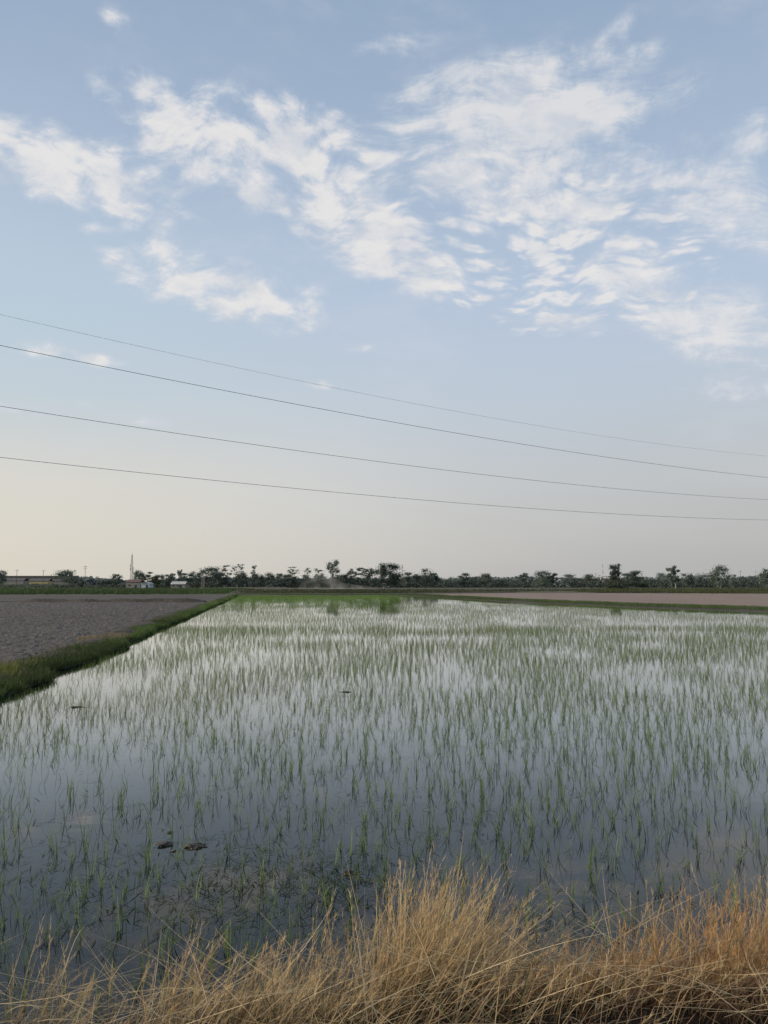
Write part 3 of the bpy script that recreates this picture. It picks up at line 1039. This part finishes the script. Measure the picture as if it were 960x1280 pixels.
# ------------------------------------------------------------------ trees on the horizon
def tree(px, top, wpx, D, style, label, base_row=None, tone=(.115, .145, .12), pale=False, group='trees along the horizon', seed=None, nleaf=None, low=.18):  # tone is greyed and lifted: distance haze mixed into the leaf colour
    rs = np.random.default_rng(int(px * 10 + top) if seed is None else seed)
    H = hz(top, D) * 1.06
    Wd = wpx / F * D * (1.5 if style == 'round' else 1.25)
    x0 = at(px, D)
    root = empty('tree', (x0, D, -.03))
    tag(root, label, 'tree', group)
    # crown lobes
    lobes = []
    if style == 'round':
        nl = 20
        for k in range(nl):
            a = rs.uniform(0, 2 * math.pi); rr = rs.uniform(.1, .33) * Wd; zz = rs.uniform(low + .06, .86) * H
            taper = 1 - .5 * abs(zz / H - .5)
            lobes.append((math.cos(a) * rr * taper, math.sin(a) * rr * taper, zz, rs.uniform(.13, .20) * Wd, rs.uniform(.13, .21) * H))
        lobes.append((rs.uniform(-.1, .1) * Wd, 0, .87 * H, .2 * Wd, .12 * H))
    elif style == 'tall':
        for k in range(22):
            zz = rs.uniform(.22, .95) * H
            lobes.append((rs.uniform(-.34, .34) * Wd, rs.uniform(-.3, .3) * Wd, zz, rs.uniform(.12, .24) * Wd, rs.uniform(.03, .07) * H))
    elif style == 'row':
        for k in range(16):
            zz = rs.uniform(.15, .92) * H
            lobes.append((rs.uniform(-.3, .3) * Wd, rs.uniform(-.3, .3) * Wd, zz, rs.uniform(.2, .32) * Wd, rs.uniform(.08, .14) * H))
    elif style == 'umbrella':
        for k in range(17):
            zz = rs.uniform(.5, .93) * H
            lobes.append((rs.uniform(-.36, .36) * Wd, rs.uniform(-.3, .3) * Wd, zz, rs.uniform(.16, .24) * Wd, rs.uniform(.07, .12) * H))
        lobes.append((0, 0, .45 * H, .14 * Wd, .14 * H))
    elif style == 'cone':
        for k in range(16):
            q = rs.uniform(0, 1)
            zz = (.1 + .82 * q) * H
            ww = Wd * .42 * (1 - q) ** .6 + .05 * Wd
            a = rs.uniform(0, 6.28)
            lobes.append((math.cos(a) * ww * .6, math.sin(a) * ww * .6, zz, ww * .6 + .04 * Wd, .09 * H))
        lobes.append((0, 0, .92 * H, .2 * Wd, .08 * H))
    elif style == 'bush':
        for k in range(12):
            lobes.append((rs.uniform(-.4, .4) * Wd, rs.uniform(-.25, .25) * Wd, rs.uniform(.2, .75) * H, rs.uniform(.12, .2) * Wd, rs.uniform(.16, .26) * H))
    nleaf = nleaf or int(np.clip(190 * wpx, 2200, 5200))
    lb = np.array(lobes)
    idx = rs.integers(0, len(lb), nleaf)
    dirs = rs.normal(size=(nleaf, 3)); dirs /= np.linalg.norm(dirs, axis=1)[:, None]
    rad = np.minimum(np.abs(rs.normal(0, .62, nleaf)), 1.5)
    scl = lb[idx][:, [3, 3, 4]]
    c = lb[idx][:, :3] + dirs * rad[:, None] * scl * rs.uniform(.85, 1.2, (nleaf, 1))
    c[:, 2] = np.where(c[:, 2] > H, H * rs.uniform(.72, 1, nleaf), np.maximum(c[:, 2], .3))
    size = rs.uniform(.18, .42, nleaf) * (D / 500) ** .5
    a1 = rs.normal(size=(nleaf, 3)); a1 /= np.linalg.norm(a1, axis=1)[:, None]
    a2 = np.cross(a1, rs.normal(size=(nleaf, 3))); a2 /= np.linalg.norm(a2, axis=1)[:, None]
    a1 *= size[:, None]; a2 *= size[:, None] * .6
    V = np.stack([c - a1, c + a2, c + a1, c - a2], 1).reshape(-1, 3)
    Fq = np.arange(nleaf * 4).reshape(-1, 4)
    lobe_tone = rs.uniform(.75, 1.3, len(lb))[idx]
    cc = np.array(tone)[None] * (lobe_tone * rs.uniform(.7, 1.3, nleaf))[:, None]
    cc = np.repeat(cc, 4, 0) * 1.2  # extra lift paints distance haze into the leaf colour
    link('crown', np_mesh('crown', V, Fq, cc), M_crown, root)
    bm = bmesh.new()
    tr = .03 * H if style != 'round' else .035 * H
    tr = min(tr, .20)
    topz = .75 * H
    pz = 0; px_ = py_ = 0
    seg = 5
    pts = [(rs.normal(0, .03) * H * k / seg, rs.normal(0, .03) * H * k / seg, topz * k / seg) for k in range(seg + 1)]
    for k in range(seg):
        tube(bm, pts[k], pts[k + 1], tr * (1 - .75 * k / seg), tr * (1 - .75 * (k + 1) / seg), 7)
    for k in range(min(7, len(lb))):
        st = pts[1 + k % (seg - 1)]
        tube(bm, st, tuple(lb[k][:3]), tr * .4, tr * .12, 5)
    fin('trunk', bm, M_palebark if pale else M_bark, root)
    return root


D0 = 470
hazy = (.19, .225, .205)  # pale blue-grey leaf colour that paints in thicker distance haze
T = [
 (3, 713, 14, D0, 'round', 'dark round tree cut by the left picture edge', {}),
 (88, 713, 30, 430, 'round', 'broad round tree behind the long low shed at the far left', dict(low=.25)),
 (101, 721, 12, D0, 'bush', 'small bushy tree touching the right of the broad far left tree', {}),
 (133, 723, 16, D0, 'bush', 'low bush between the left round trees and the lattice mast', {}),
 (147, 718, 13, D0, 'round', 'small round tree just left of the tall lattice mast', {}),
 (174, 713, 14, D0, 'round', 'dark tree right beside the tall lattice mast', {}),
 (186, 715, 14, D0, 'tall', 'ragged tree above the small blue and white shed', {}),
 (197, 719, 14, D0, 'round', 'squat greenish tree between the blue shed and the white shed', dict(tone=(.11, .13, .075))),
 (209, 718, 18, D0, 'round', 'dense dark tree just left of the white roofed shed', {}),
 (217, 713, 7, D0 + 60, 'tall', 'thin tree poking up above the white roofed shed', {}),
 (226, 713, 6, D0 + 60, 'tall', 'second thin tree above the white roofed shed', {}),
 (234, 717, 14, D0, 'row', 'dark bushy tree to the right of the white roofed shed', {}),
 (243, 714, 13, D0 + 40, 'row', 'narrow grey green tree left of the big dark central left clump', {}),
 (254, 716, 16, D0, 'row', 'tree at the left shoulder of the big dark clump', {}),
 (265, 709, 26, D0, 'round', 'big dark high crowned tree left of the two bare topped trees', {}),
 (277, 715, 18, D0, 'round', 'dark tree at the right shoulder of the big clump', {}),
 (284, 706, 13, D0 + 30, 'tall', 'sparse tall tree with open crown, left of the feathery one', dict(nleaf=1300)),
 (299, 705, 15, D0, 'tall', 'feathery tall tree with thin upper crown', dict(nleaf=1500)),
 (303, 716, 18, D0, 'round', 'dense tree at the foot of the feathery tall tree', {}),
 (318, 706, 9, D0, 'tall', 'slim tree with a small tuft on top standing alone above the row', dict(nleaf=1300)),
 (323, 718, 14, D0, 'round', 'round tree under the slim tufted tree', {}),
 (337, 716, 15, D0, 'round', 'round orchard tree second right of the slim tufted tree', {}),
 (352, 717, 14, D0, 'row', 'small dark orchard tree left of the flat topped tree', {}),
 (367, 709, 13, D0, 'tall', 'open topped tree with flat layered crown', dict(nleaf=1300)),
 (364, 718, 15, D0, 'row', 'dark lower tree below the open topped tree', {}),
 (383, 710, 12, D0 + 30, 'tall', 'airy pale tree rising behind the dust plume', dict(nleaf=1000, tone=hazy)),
 (381, 719, 16, D0, 'row', 'grey green tree veiled by dust behind the field', {}),
 (398, 711, 13, D0, 'tall', 'tree with tufted top just left of the tallest tree', dict(nleaf=1300)),
 (402, 719, 16, D0, 'row', 'low tree behind the dust near the tallest tree', {}),
 (416, 701, 14, 430, 'umbrella', 'tallest tree with bare trunk and tufted crown near the middle', dict(nleaf=2400)),
 (424, 716, 16, D0, 'row', 'dark leafy tree at the foot of the tallest tree', {}),
 (434, 713, 12, D0, 'row', 'first slender tree in the tight row right of the tallest tree', {}),
 (443, 711, 12, D0, 'tall', 'second slender tree in the tight row', {}),
 (452, 710, 12, D0, 'tall', 'third slender tree in the tight row', {}),
 (460, 709, 12, D0, 'tall', 'fourth slender tree, highest of the tight row', {}),
 (468, 712, 12, D0, 'row', 'last slender tree in the tight row before the big round tree', {}),
 (487, 705, 28, 380, 'round', 'very large dark round tree beside the tractor', dict(low=.05, tone=(.05, .072, .055), nleaf=9000)),
 (510, 716, 13, D0, 'row', 'small tree just right of the very large round tree', {}),
 (521, 718, 11, D0, 'row', 'small tree left of the domed grey tree', {}),
 (531, 711, 20, D0, 'round', 'domed grey green tree right of the very large round tree', {}),
 (544, 717, 10, D0, 'row', 'small tree on the right flank of the domed tree', {}),
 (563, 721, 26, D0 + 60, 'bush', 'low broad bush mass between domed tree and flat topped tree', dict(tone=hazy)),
 (580, 717, 13, D0, 'umbrella', 'flat topped small tree right of the domed tree', {}),
 (580, 722, 16, D0, 'bush', 'dark bush below the flat topped small tree', {}),
 (606, 717, 15, D0, 'round', 'round topped tree midway along the right half', {}),
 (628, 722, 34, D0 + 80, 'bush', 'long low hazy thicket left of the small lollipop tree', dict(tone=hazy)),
 (653, 716, 10, 430, 'umbrella', 'small lollipop tree with visible trunk', {}),
 (676, 714, 26, 420, 'round', 'wide dark domed tree right of the lollipop tree', dict(low=.1)),
 (690, 716, 10, 420, 'umbrella', 'little side tree leaning out from the wide domed tree', {}),
 (711, 718, 24, D0 + 60, 'round', 'hazy blue grey rounded tree before the pylons', dict(tone=(.13, .16, .15))),
 (736, 718, 14, D0, 'round', 'tree immediately left of the reddish frames', {}),
 (768, 706, 12, 340, 'umbrella', 'topknot tree rising from the dark thicket at right', dict(tone=(.06, .08, .06))),
 (769, 714, 22, 338, 'cone', 'dark cone shaped tree in the near thicket at right', dict(tone=(.052, .068, .05), nleaf=4500)),
 (790, 714, 20, 360, 'umbrella', 'double domed tree right of the dark cone shaped tree', {}),
 (783, 725, 46, 300, 'bush', 'dark spreading thicket at the edge of the brown field', dict(tone=(.05, .064, .045), nleaf=6500)),
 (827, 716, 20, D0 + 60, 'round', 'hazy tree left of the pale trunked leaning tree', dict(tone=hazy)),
 (838, 711, 9, 330, 'umbrella', 'leafy tree crowding the left side of the pale trunked leaning tree', {}),
 (843, 706, 9, 331, 'tall', 'pale trunked leaning tree with a dense narrow crown', dict(pale=True)),
 (857, 717, 17, D0, 'round', 'rounded tree right of the pale trunked tree', {}),
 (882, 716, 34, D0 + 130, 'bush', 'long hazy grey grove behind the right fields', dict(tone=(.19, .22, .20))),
 (899, 707, 25, 400, 'round', 'large vase shaped tree at far right', dict(low=.15)),
 (915, 718, 11, D0, 'round', 'small tree tucked right of the large vase shaped tree', {}),
 (957, 711, 16, 420, 'round', 'dark tree cut by the right picture edge', {}),
]
for px, top, wp, D, st, lab, kw in T:
    tree(px, top, wp, D, st, lab, **kw)


# the far wood that closes the horizon
def wood(name, x0, x1, D, hmin, hmax, tone, n, label, seed, size=.8):
    rs = np.random.default_rng(seed)
    x = rs.uniform(x0, x1, n)
    hh = hmin + (hmax - hmin) * fbm(x * .035, x * 0 + seed, 4, seed)
    z = hh * rs.random(n) ** 1.1
    yv = D + rs.uniform(-14, 14, n) + 10 * np.sin(x * .02)
    c = np.stack([x, yv, z], 1)
    a1 = rs.normal(size=(n, 3)); a1 /= np.linalg.norm(a1, axis=1)[:, None]
    a2 = np.cross(a1, rs.normal(size=(n, 3))); a2 /= np.linalg.norm(a2, axis=1)[:, None]
    s = size * rs.uniform(.5, 1.2, (n, 1))
    V = np.stack([c - a1 * s, c + a2 * s * .7, c + a1 * s, c - a2 * s * .7], 1).reshape(-1, 3)
    V[:, 2] = np.maximum(V[:, 2], -.02)
    cc = np.array(tone)[None] * ((.7 + .6 * vnoise(x * .12, x * 0, seed + 2)) * rs.uniform(.8, 1.2, n))[:, None]
    o = link(name, np_mesh(name, V, np.arange(4 * n).reshape(-1, 4), np.repeat(cc, 4, 0)), M_crown)
    tag(o, label, 'woodland', None, 'stuff')


wood('distant_wood', -520, 560, 640, 4.0, 10.0, (.18, .21, .20), 30000, 'hazy far belt of trees closing the horizon', 4, 1.7)  # haze of this belt is painted into its leaf colour
wood('scrub_belt', -60, 420, 500, 3.0, 7.5, (.075, .095, .078), 16000, 'low dark scrub along the foot of the horizon trees', 6, .7)
wood('left_scrub', -330, -100, 484, 1.2, 3.8, (.11, .13, .10), 5000, 'low scrub around the sheds at the far left', 9, .7)

# ------------------------------------------------------------------ buildings
M_plaster = simple('pale_plaster', (.25, .24, .21), .9, .15, .5)  # wall colour muted to paint in distance haze
M_yellow = simple('yellow_plaster', (.38, .33, .18), .9, .15, .5)
M_white = simple('white_metal_sheet', (.50, .49, .45), .6, .1, .5)
M_blue = simple('pale_blue_paint', (.42, .48, .49), .7, .1, .5)
M_roof = simple('grey_roof', (.13, .125, .12), .8, .15, .5)
M_door = simple('dark_opening', (.05, .05, .055), .7, .1)
M_red = simple('rusty_red_steel', (.17, .11, .10), .7, .15)
M_pole = simple('weathered_pole', (.12, .11, .10), .8, .2)
M_steel = simple('galvanised_steel', (.32, .31, .30), .6, .15)


def shed(pxl, pxr, top, D, name, label, wall, roof, depth=7, gable=False, nwin=3, cat='shed', group=None, eave=.72):
    xl, xr = at(pxl, D), at(pxr, D)
    wdt = xr - xl
    H = hz(top, D)
    root = empty(name, ((xl + xr) / 2, D, -.03))
    tag(root, label, cat, group)
    hw = H * eave
    bm = bmesh.new()
    bx(bm, 0, depth / 2, hw / 2, wdt, depth, hw)
    if gable:
        vs = [bm.verts.new(p) for p in ((-wdt / 2, .01, hw), (wdt / 2, .01, hw), (0, .01, H - .25), (-wdt / 2, depth - .01, hw), (wdt / 2, depth - .01, hw), (0, depth - .01, H - .25))]
        bm.faces.new((vs[0], vs[1], vs[2])); bm.faces.new((vs[3], vs[5], vs[4]))
    fin('wall', bm, wall, root)
    bm = bmesh.new()
    if gable:
        for s in (-1, 1):
            ln = math.hypot(wdt / 2 + .4, H - hw)
            an = math.atan2(H - hw, wdt / 2 + .4)
            bx(bm, s * (wdt / 4 + .1), depth / 2, (H + hw) / 2, ln, depth + .8, .15, ry=s * an)
    else:
        ln = math.hypot(depth / 2 + .4, H - hw); an = math.atan2(H - hw, depth / 2 + .4)
        for s in (-1, 1):
            bx(bm, 0, depth / 2 + s * (depth / 4 + .1), (H + hw) / 2, wdt + .8, ln, .15, rx=-s * an)
    fin('roof', bm, roof, root)
    bm = bmesh.new()
    bx(bm, wdt * .2, -.03, 1.0, 1.1, .08, 2.0)
    fin('door', bm, M_door, root)
    for k in range(nwin):
        xx_ = -wdt / 2 + wdt * (k + .5) / nwin
        if abs(xx_ - wdt * .2) < 1.3: continue
        bm = bmesh.new()
        bx(bm, xx_, -.03, min(1.7, hw * .6), 1.2, .08, .9)
        fin('window', bm, M_door, root)
    return root


shed(3, 31, 722.5, 520, 'long_shed', 'long pale walled shed with dark roof at the far left', M_plaster, M_roof, nwin=5, group='low sheds on the far left horizon')
shed(38, 62, 723, 505, 'long_shed', 'long shed with yellow wall and dark roof at the far left', M_yellow, M_roof, nwin=4, group='low sheds on the far left horizon')
shed(64, 82, 723.5, 515, 'long_shed', 'grey walled low shed left of the broad round tree', M_plaster, M_roof, nwin=3, group='low sheds on the far left horizon')
shed(97, 108, 724, 500, 'small_house', 'small pale house half hidden beside the broad round tree', M_plaster, M_roof, cat='house', nwin=2)
shed(132, 152, 725, 500, 'small_house', 'low pale house with flat look left of the lattice mast', M_plaster, M_roof, cat='house', nwin=2)
shed(159, 176, 724.5, 430, 'small_house', 'cream house with reddish roof under the lattice mast', M_plaster, M_red, cat='house', nwin=2)
shed(178, 188, 727.3, 400, 'small_shed', 'tiny blue and white gabled shed at the crop edge', M_blue, M_white, gable=True, nwin=0)
shed(215, 232, 726.8, 430, 'white_shed', 'low shed with bright white sheet roof on the left', M_plaster, M_white, nwin=3, eave=.6)
shed(543, 556, 724, 600, 'white_shed', 'small white roofed shed showing between right middle trees', M_plaster, M_white, nwin=2, eave=.6)
shed(687, 712, 724, 610, 'white_shed', 'long pale blue shed showing behind the wide domed tree', M_blue, M_white, nwin=4, eave=.6)

# long dark flat embankment roofline far left
bm = bmesh.new()
bx(bm, 0, 0, 2.0, at(100, 620) - at(-40, 620), .4, 4.0)
for k in range(60):
    bx(bm, -44 + k * 1.5, -.24, 2.0, .3, .1, 4.1)
o = fin('boundary_wall', bm, simple('dark_wall', (.12, .11, .10), .9, .2, .5))
o.location = (at(30, 620), 620, 0)
o.scale.z = hz(719.6, 620) / 4.05
tag(o, 'long dark boundary wall running behind the sheds at far left', 'wall')


def pole(px, top, D, label, arms=1, mat=None, name='power_pole', cat='power pole', group='poles on the horizon'):
    H = hz(top, D)
    root = empty(name, (at(px, D), D, -.03))
    tag(root, label, cat, group)
    bm = bmesh.new(); tube(bm, (0, 0, 0), (0, 0, H), .17, .11, 8); fin('post', bm, mat or M_pole, root)
    for k in range(arms):
        bm = bmesh.new(); bx(bm, 0, 0, H - .5 - 1.0 * k, 2.2, .14, .14); arm = fin('crossarm', bm, mat or M_pole, root)
        for s in (-1, 0, 1):
            bm = bmesh.new(); tube(bm, (s * .95, 0, H - .43 - k), (s * .95, 0, H - .15 - k), .07, .05, 6)
            fin('insulator', bm, M_white, arm)
    return root


pole(22.5, 712, 470, 'leftmost thin power pole above the long pale shed')
pole(55.5, 712.5, 480, 'thin power pole above the yellow shed')
pole(107.5, 707, 450, 'taller power pole right of the broad round tree', 2)
pole(123, 720, 470, 'short power pole left of the lattice mast')
pole(801, 716, 520, 'power pole just right of the double domed tree')
pole(924, 713.5, 560, 'first of three thin power poles near the right edge')
pole(932, 720, 560, 'short middle one of three poles near the right edge')
pole(943.5, 713, 560, 'last of three thin power poles near the right edge')
pole(503, 705.5, 560, 'faint thin pole right of the very large round tree')
pole(744, 716.5, 560, 'pole standing left of the red and white mast')
pole(748.5, 718.5, 570, 'pole standing close against the red and white mast')
pole(253.5, 719, 400, 'thin pale pole left one of a pair in front of the dark clump', mat=M_palebark)
pole(256, 720, 400, 'thin pale pole right one of a pair in front of the dark clump', mat=M_palebark)

# lattice mast
def lattice(px, top, D, wbase, label):
    H = hz(top, D)
    root = empty('lattice_mast', (at(px, D), D, -.03))
    tag(root, label, 'mast')
    def hw(z): return wbase / 2 * (1 - .72 * z / H)
    for sx in (-1, 1):
        for sy in (-1, 1):
            bm = bmesh.new()
            tube(bm, (sx * hw(0), sy * hw(0), 0), (sx * hw(H * .93), sy * hw(H * .93), H * .93), .08, .06, 5)
            fin('leg', bm, M_steel, root)
    bm = bmesh.new()
    nz = 14
    for k in range(nz):
        z0, z1 = H * .93 * k / nz, H * .93 * (k + 1) / nz
        for (a, b_) in (((-1, -1), (1, -1)), ((1, -1), (1, 1)), ((1, 1), (-1, 1)), ((-1, 1), (-1, -1))):
            tube(bm, (a[0] * hw(z0), a[1] * hw(z0), z0), (b_[0] * hw(z1), b_[1] * hw(z1), z1), .035, .035, 4)
            tube(bm, (b_[0] * hw(z0), b_[1] * hw(z0), z0), (a[0] * hw(z1), a[1] * hw(z1), z1), .035, .035, 4)
            tube(bm, (a[0] * hw(z1), a[1] * hw(z1), z1), (b_[0] * hw(z1), b_[1] * hw(z1), z1), .035, .035, 4)
    fin('bracing', bm, M_steel, root)
    bm = bmesh.new(); tube(bm, (0, 0, H * .90), (0, 0, H), .09, .05, 6); fin('antenna', bm, M_steel, root)
    for k, (z, s) in enumerate(((.52, -1), (.55, 1), (.48, 1), (.62, -1))):
        bm = bmesh.new()
        bx(bm, s * (hw(H * z) + .35), -.2, H * z, .5, .35, 2.0)
        fin('panel_antenna', bm, M_white, root)


lattice(165.5, 690.5, 560, 2.0, 'tall steel lattice communications mast on the left horizon')

# red and white mast
H = hz(705, 600)
root = empty('radio_mast', (at(752.8, 600), 600, -.03))
tag(root, 'thin red and white banded mast left of the dark cone tree', 'mast')
for k in range(7):
    bm = bmesh.new()
    tube(bm, (0, 0, H * k / 7 + .002), (0, 0, H * (k + 1) / 7 - .002), .28 - .02 * k, .26 - .02 * k, 8)
    fin('band', bm, M_red if k % 2 == 0 else M_white, root)

# substation steel frames
for (pxl, pxr, top, lab) in ((742, 751, 721, 'left bay of reddish steel substation frames at right'), (752, 762, 720, 'right bay of reddish steel substation frames beside the mast')):
    Dg = 590
    xl, xr = at(pxl, Dg), at(pxr, Dg)
    H = hz(top, Dg)
    root = empty('steel_frame', ((xl + xr) / 2, Dg, -.03))
    tag(root, lab, 'steel frame', 'substation frames')
    hwid = (xr - xl) / 2
    for s in (-1, 0, 1):
        bm = bmesh.new(); bx(bm, s * hwid, 0, H / 2, .25, .25, H); fin('post', bm, M_red, root)
    for z in (.6, .95):
        bm = bmesh.new(); bx(bm, 0, -.26, H * z, hwid * 2 + .8, .2, .3); fin('beam', bm, M_red, root)
    for s in (-.6, -.2, .25, .7):
        bm = bmesh.new(); tube(bm, (s * hwid, -.26, H * .62), (s * hwid, -.26, H * .82), .12, .09, 6); fin('insulator', bm, M_steel, root)

# ------------------------------------------------------------------ tractor with rotary tiller
DT = 345
M_tr = simple('faded_tractor_paint', (.16, .17, .20), .5, .15)
M_tyre = simple('tyre_rubber', (.03, .03, .03), .9, .1)
M_rim = simple('pale_rim', (.4, .4, .36), .5, .1)
M_canopy = simple('pale_canopy', (.45, .44, .40), .7, .1)
root = empty('tractor', (at(481, DT), DT, 0.0))
tag(root, 'small distant tractor working the field with dust behind it', 'tractor')
bm = bmesh.new()
bx(bm, 1.0, 0, 1.15, 1.9, .75, .7); bx(bm, -.3, 0, .95, 1.4, .6, .5); bx(bm, 1.98, 0, 1.1, .08, .6, .5)
bmesh.ops.bevel(bm, geom=list(bm.edges), offset=.06, segments=2, affect='EDGES')
fin('body', bm, M_tr, root)
bm = bmesh.new(); tube(bm, (1.2, .2, 1.5), (1.2, .2, 2.2), .04, .04, 6); fin('exhaust', bm, M_tyre, root)


def wheel(x, y_, r, wd):
    bm = bmesh.new()
    tube(bm, (x, y_ - wd / 2, r), (x, y_ + wd / 2, r), r, r, 28)
    for k in range(18):
        a = k * math.pi * 2 / 18
        bx(bm, x + math.cos(a) * r, y_, r + math.sin(a) * r, .06, wd * .9, .05, ry=-a)
    wo = fin('wheel', bm, M_tyre, root)
    bm = bmesh.new(); tube(bm, (x, y_ - wd / 2 - .03, r), (x, y_ + wd / 2 + .03, r), r * .55, r * .55, 16); fin('rim', bm, M_rim, wo)


for s in (-1, 1):
    wheel(-.5, s * .75, .75, .4)
    wheel(1.55, s * .65, .45, .25)
    bm = bmesh.new()
    for k in range(7):
        a0, a1 = math.pi * k / 7, math.pi * (k + 1) / 7
        m_ = (a0 + a1) / 2
        bx(bm, -.5 + math.cos(m_) * .87, s * .75, .75 + math.sin(m_) * .87, .05, .45, .42, ry=-m_)
    fin('fender', bm, M_tr, root)
bm = bmesh.new(); bx(bm, -.55, 0, 1.45, .5, .5, .12); bx(bm, -.8, 0, 1.7, .1, .5, .45); fin('seat', bm, M_tyre, root)
bm = bmesh.new()
for sx in (-1.0, .15):
    for s in (-1, 1):
        tube(bm, (sx, s * .5, 1.2), (sx, s * .5, 2.55), .04, .04, 6)
fin('canopy_frame', bm, M_tr, root)
bm = bmesh.new(); bx(bm, -.42, 0, 2.6, 1.6, 1.3, .09); fin('canopy', bm, M_canopy, root)
bm = bmesh.new()
bx(bm, -2.1, 0, .75, .9, 2.0, .1); bx(bm, -2.55, 0, .5, .06, 2.0, .5); bx(bm, -1.5, 0, .8, .7, .12, .12)
for k in range(10):
    tube(bm, (-2.1, -.9 + .2 * k, .4), (-2.1 + .25 * math.cos(k), -.9 + .2 * k, .4 + .3 * math.sin(k * 2)), .03, .02, 4)
tube(bm, (-2.1, -1, .4), (-2.1, 1, .4), .08, .08, 8)
fin('rotary_tiller', bm, M_red, root)

# dust plume
bm = bmesh.new()
bmesh.ops.create_icosphere(bm, subdivisions=4, radius=1)
Dd = DT + 6
xl, xr = at(372, Dd), at(479, Dd)
for v in bm.verts:
    t = (v.co.x + 1) / 2
    hh = 6.5 * math.exp(-((t - .22) / .26) ** 2) + 1.6
    v.co = Vector((v.co.x * (xr - xl) / 2, v.co.y * 4.5, max(v.co.z, -.05) * hh))
o = bpy.data.objects.new('dust_plume', bpy.data.meshes.new('dust_plume'))
bm.to_mesh(o.data); bm.free()
col.objects.link(o)
o.location = ((xl + xr) / 2, Dd, .3)
m = bpy.data.materials.new('dust')
m.use_nodes = True
m.node_tree.nodes.clear()
nt = NT(m.node_tree)
out = nt.new('ShaderNodeOutputMaterial')
pv = nt.new('ShaderNodeVolumePrincipled')
pv.inputs['Color'].default_value = (.82, .78, .70, 1)
pos = nt.new('ShaderNodeNewGeometry').outputs['Position']
nf = nt.smooth(nt.noise(pos, .22, 4, .6), .36, .75, 0.0, .10)
nt.l.new(nf, pv.inputs['Density'])
nt.l.new(pv.outputs[0], out.inputs['Volume'])
o.data.materials.append(m)
tag(o, 'pale dust plume drifting behind the distant tractor', 'dust cloud', None, 'stuff')
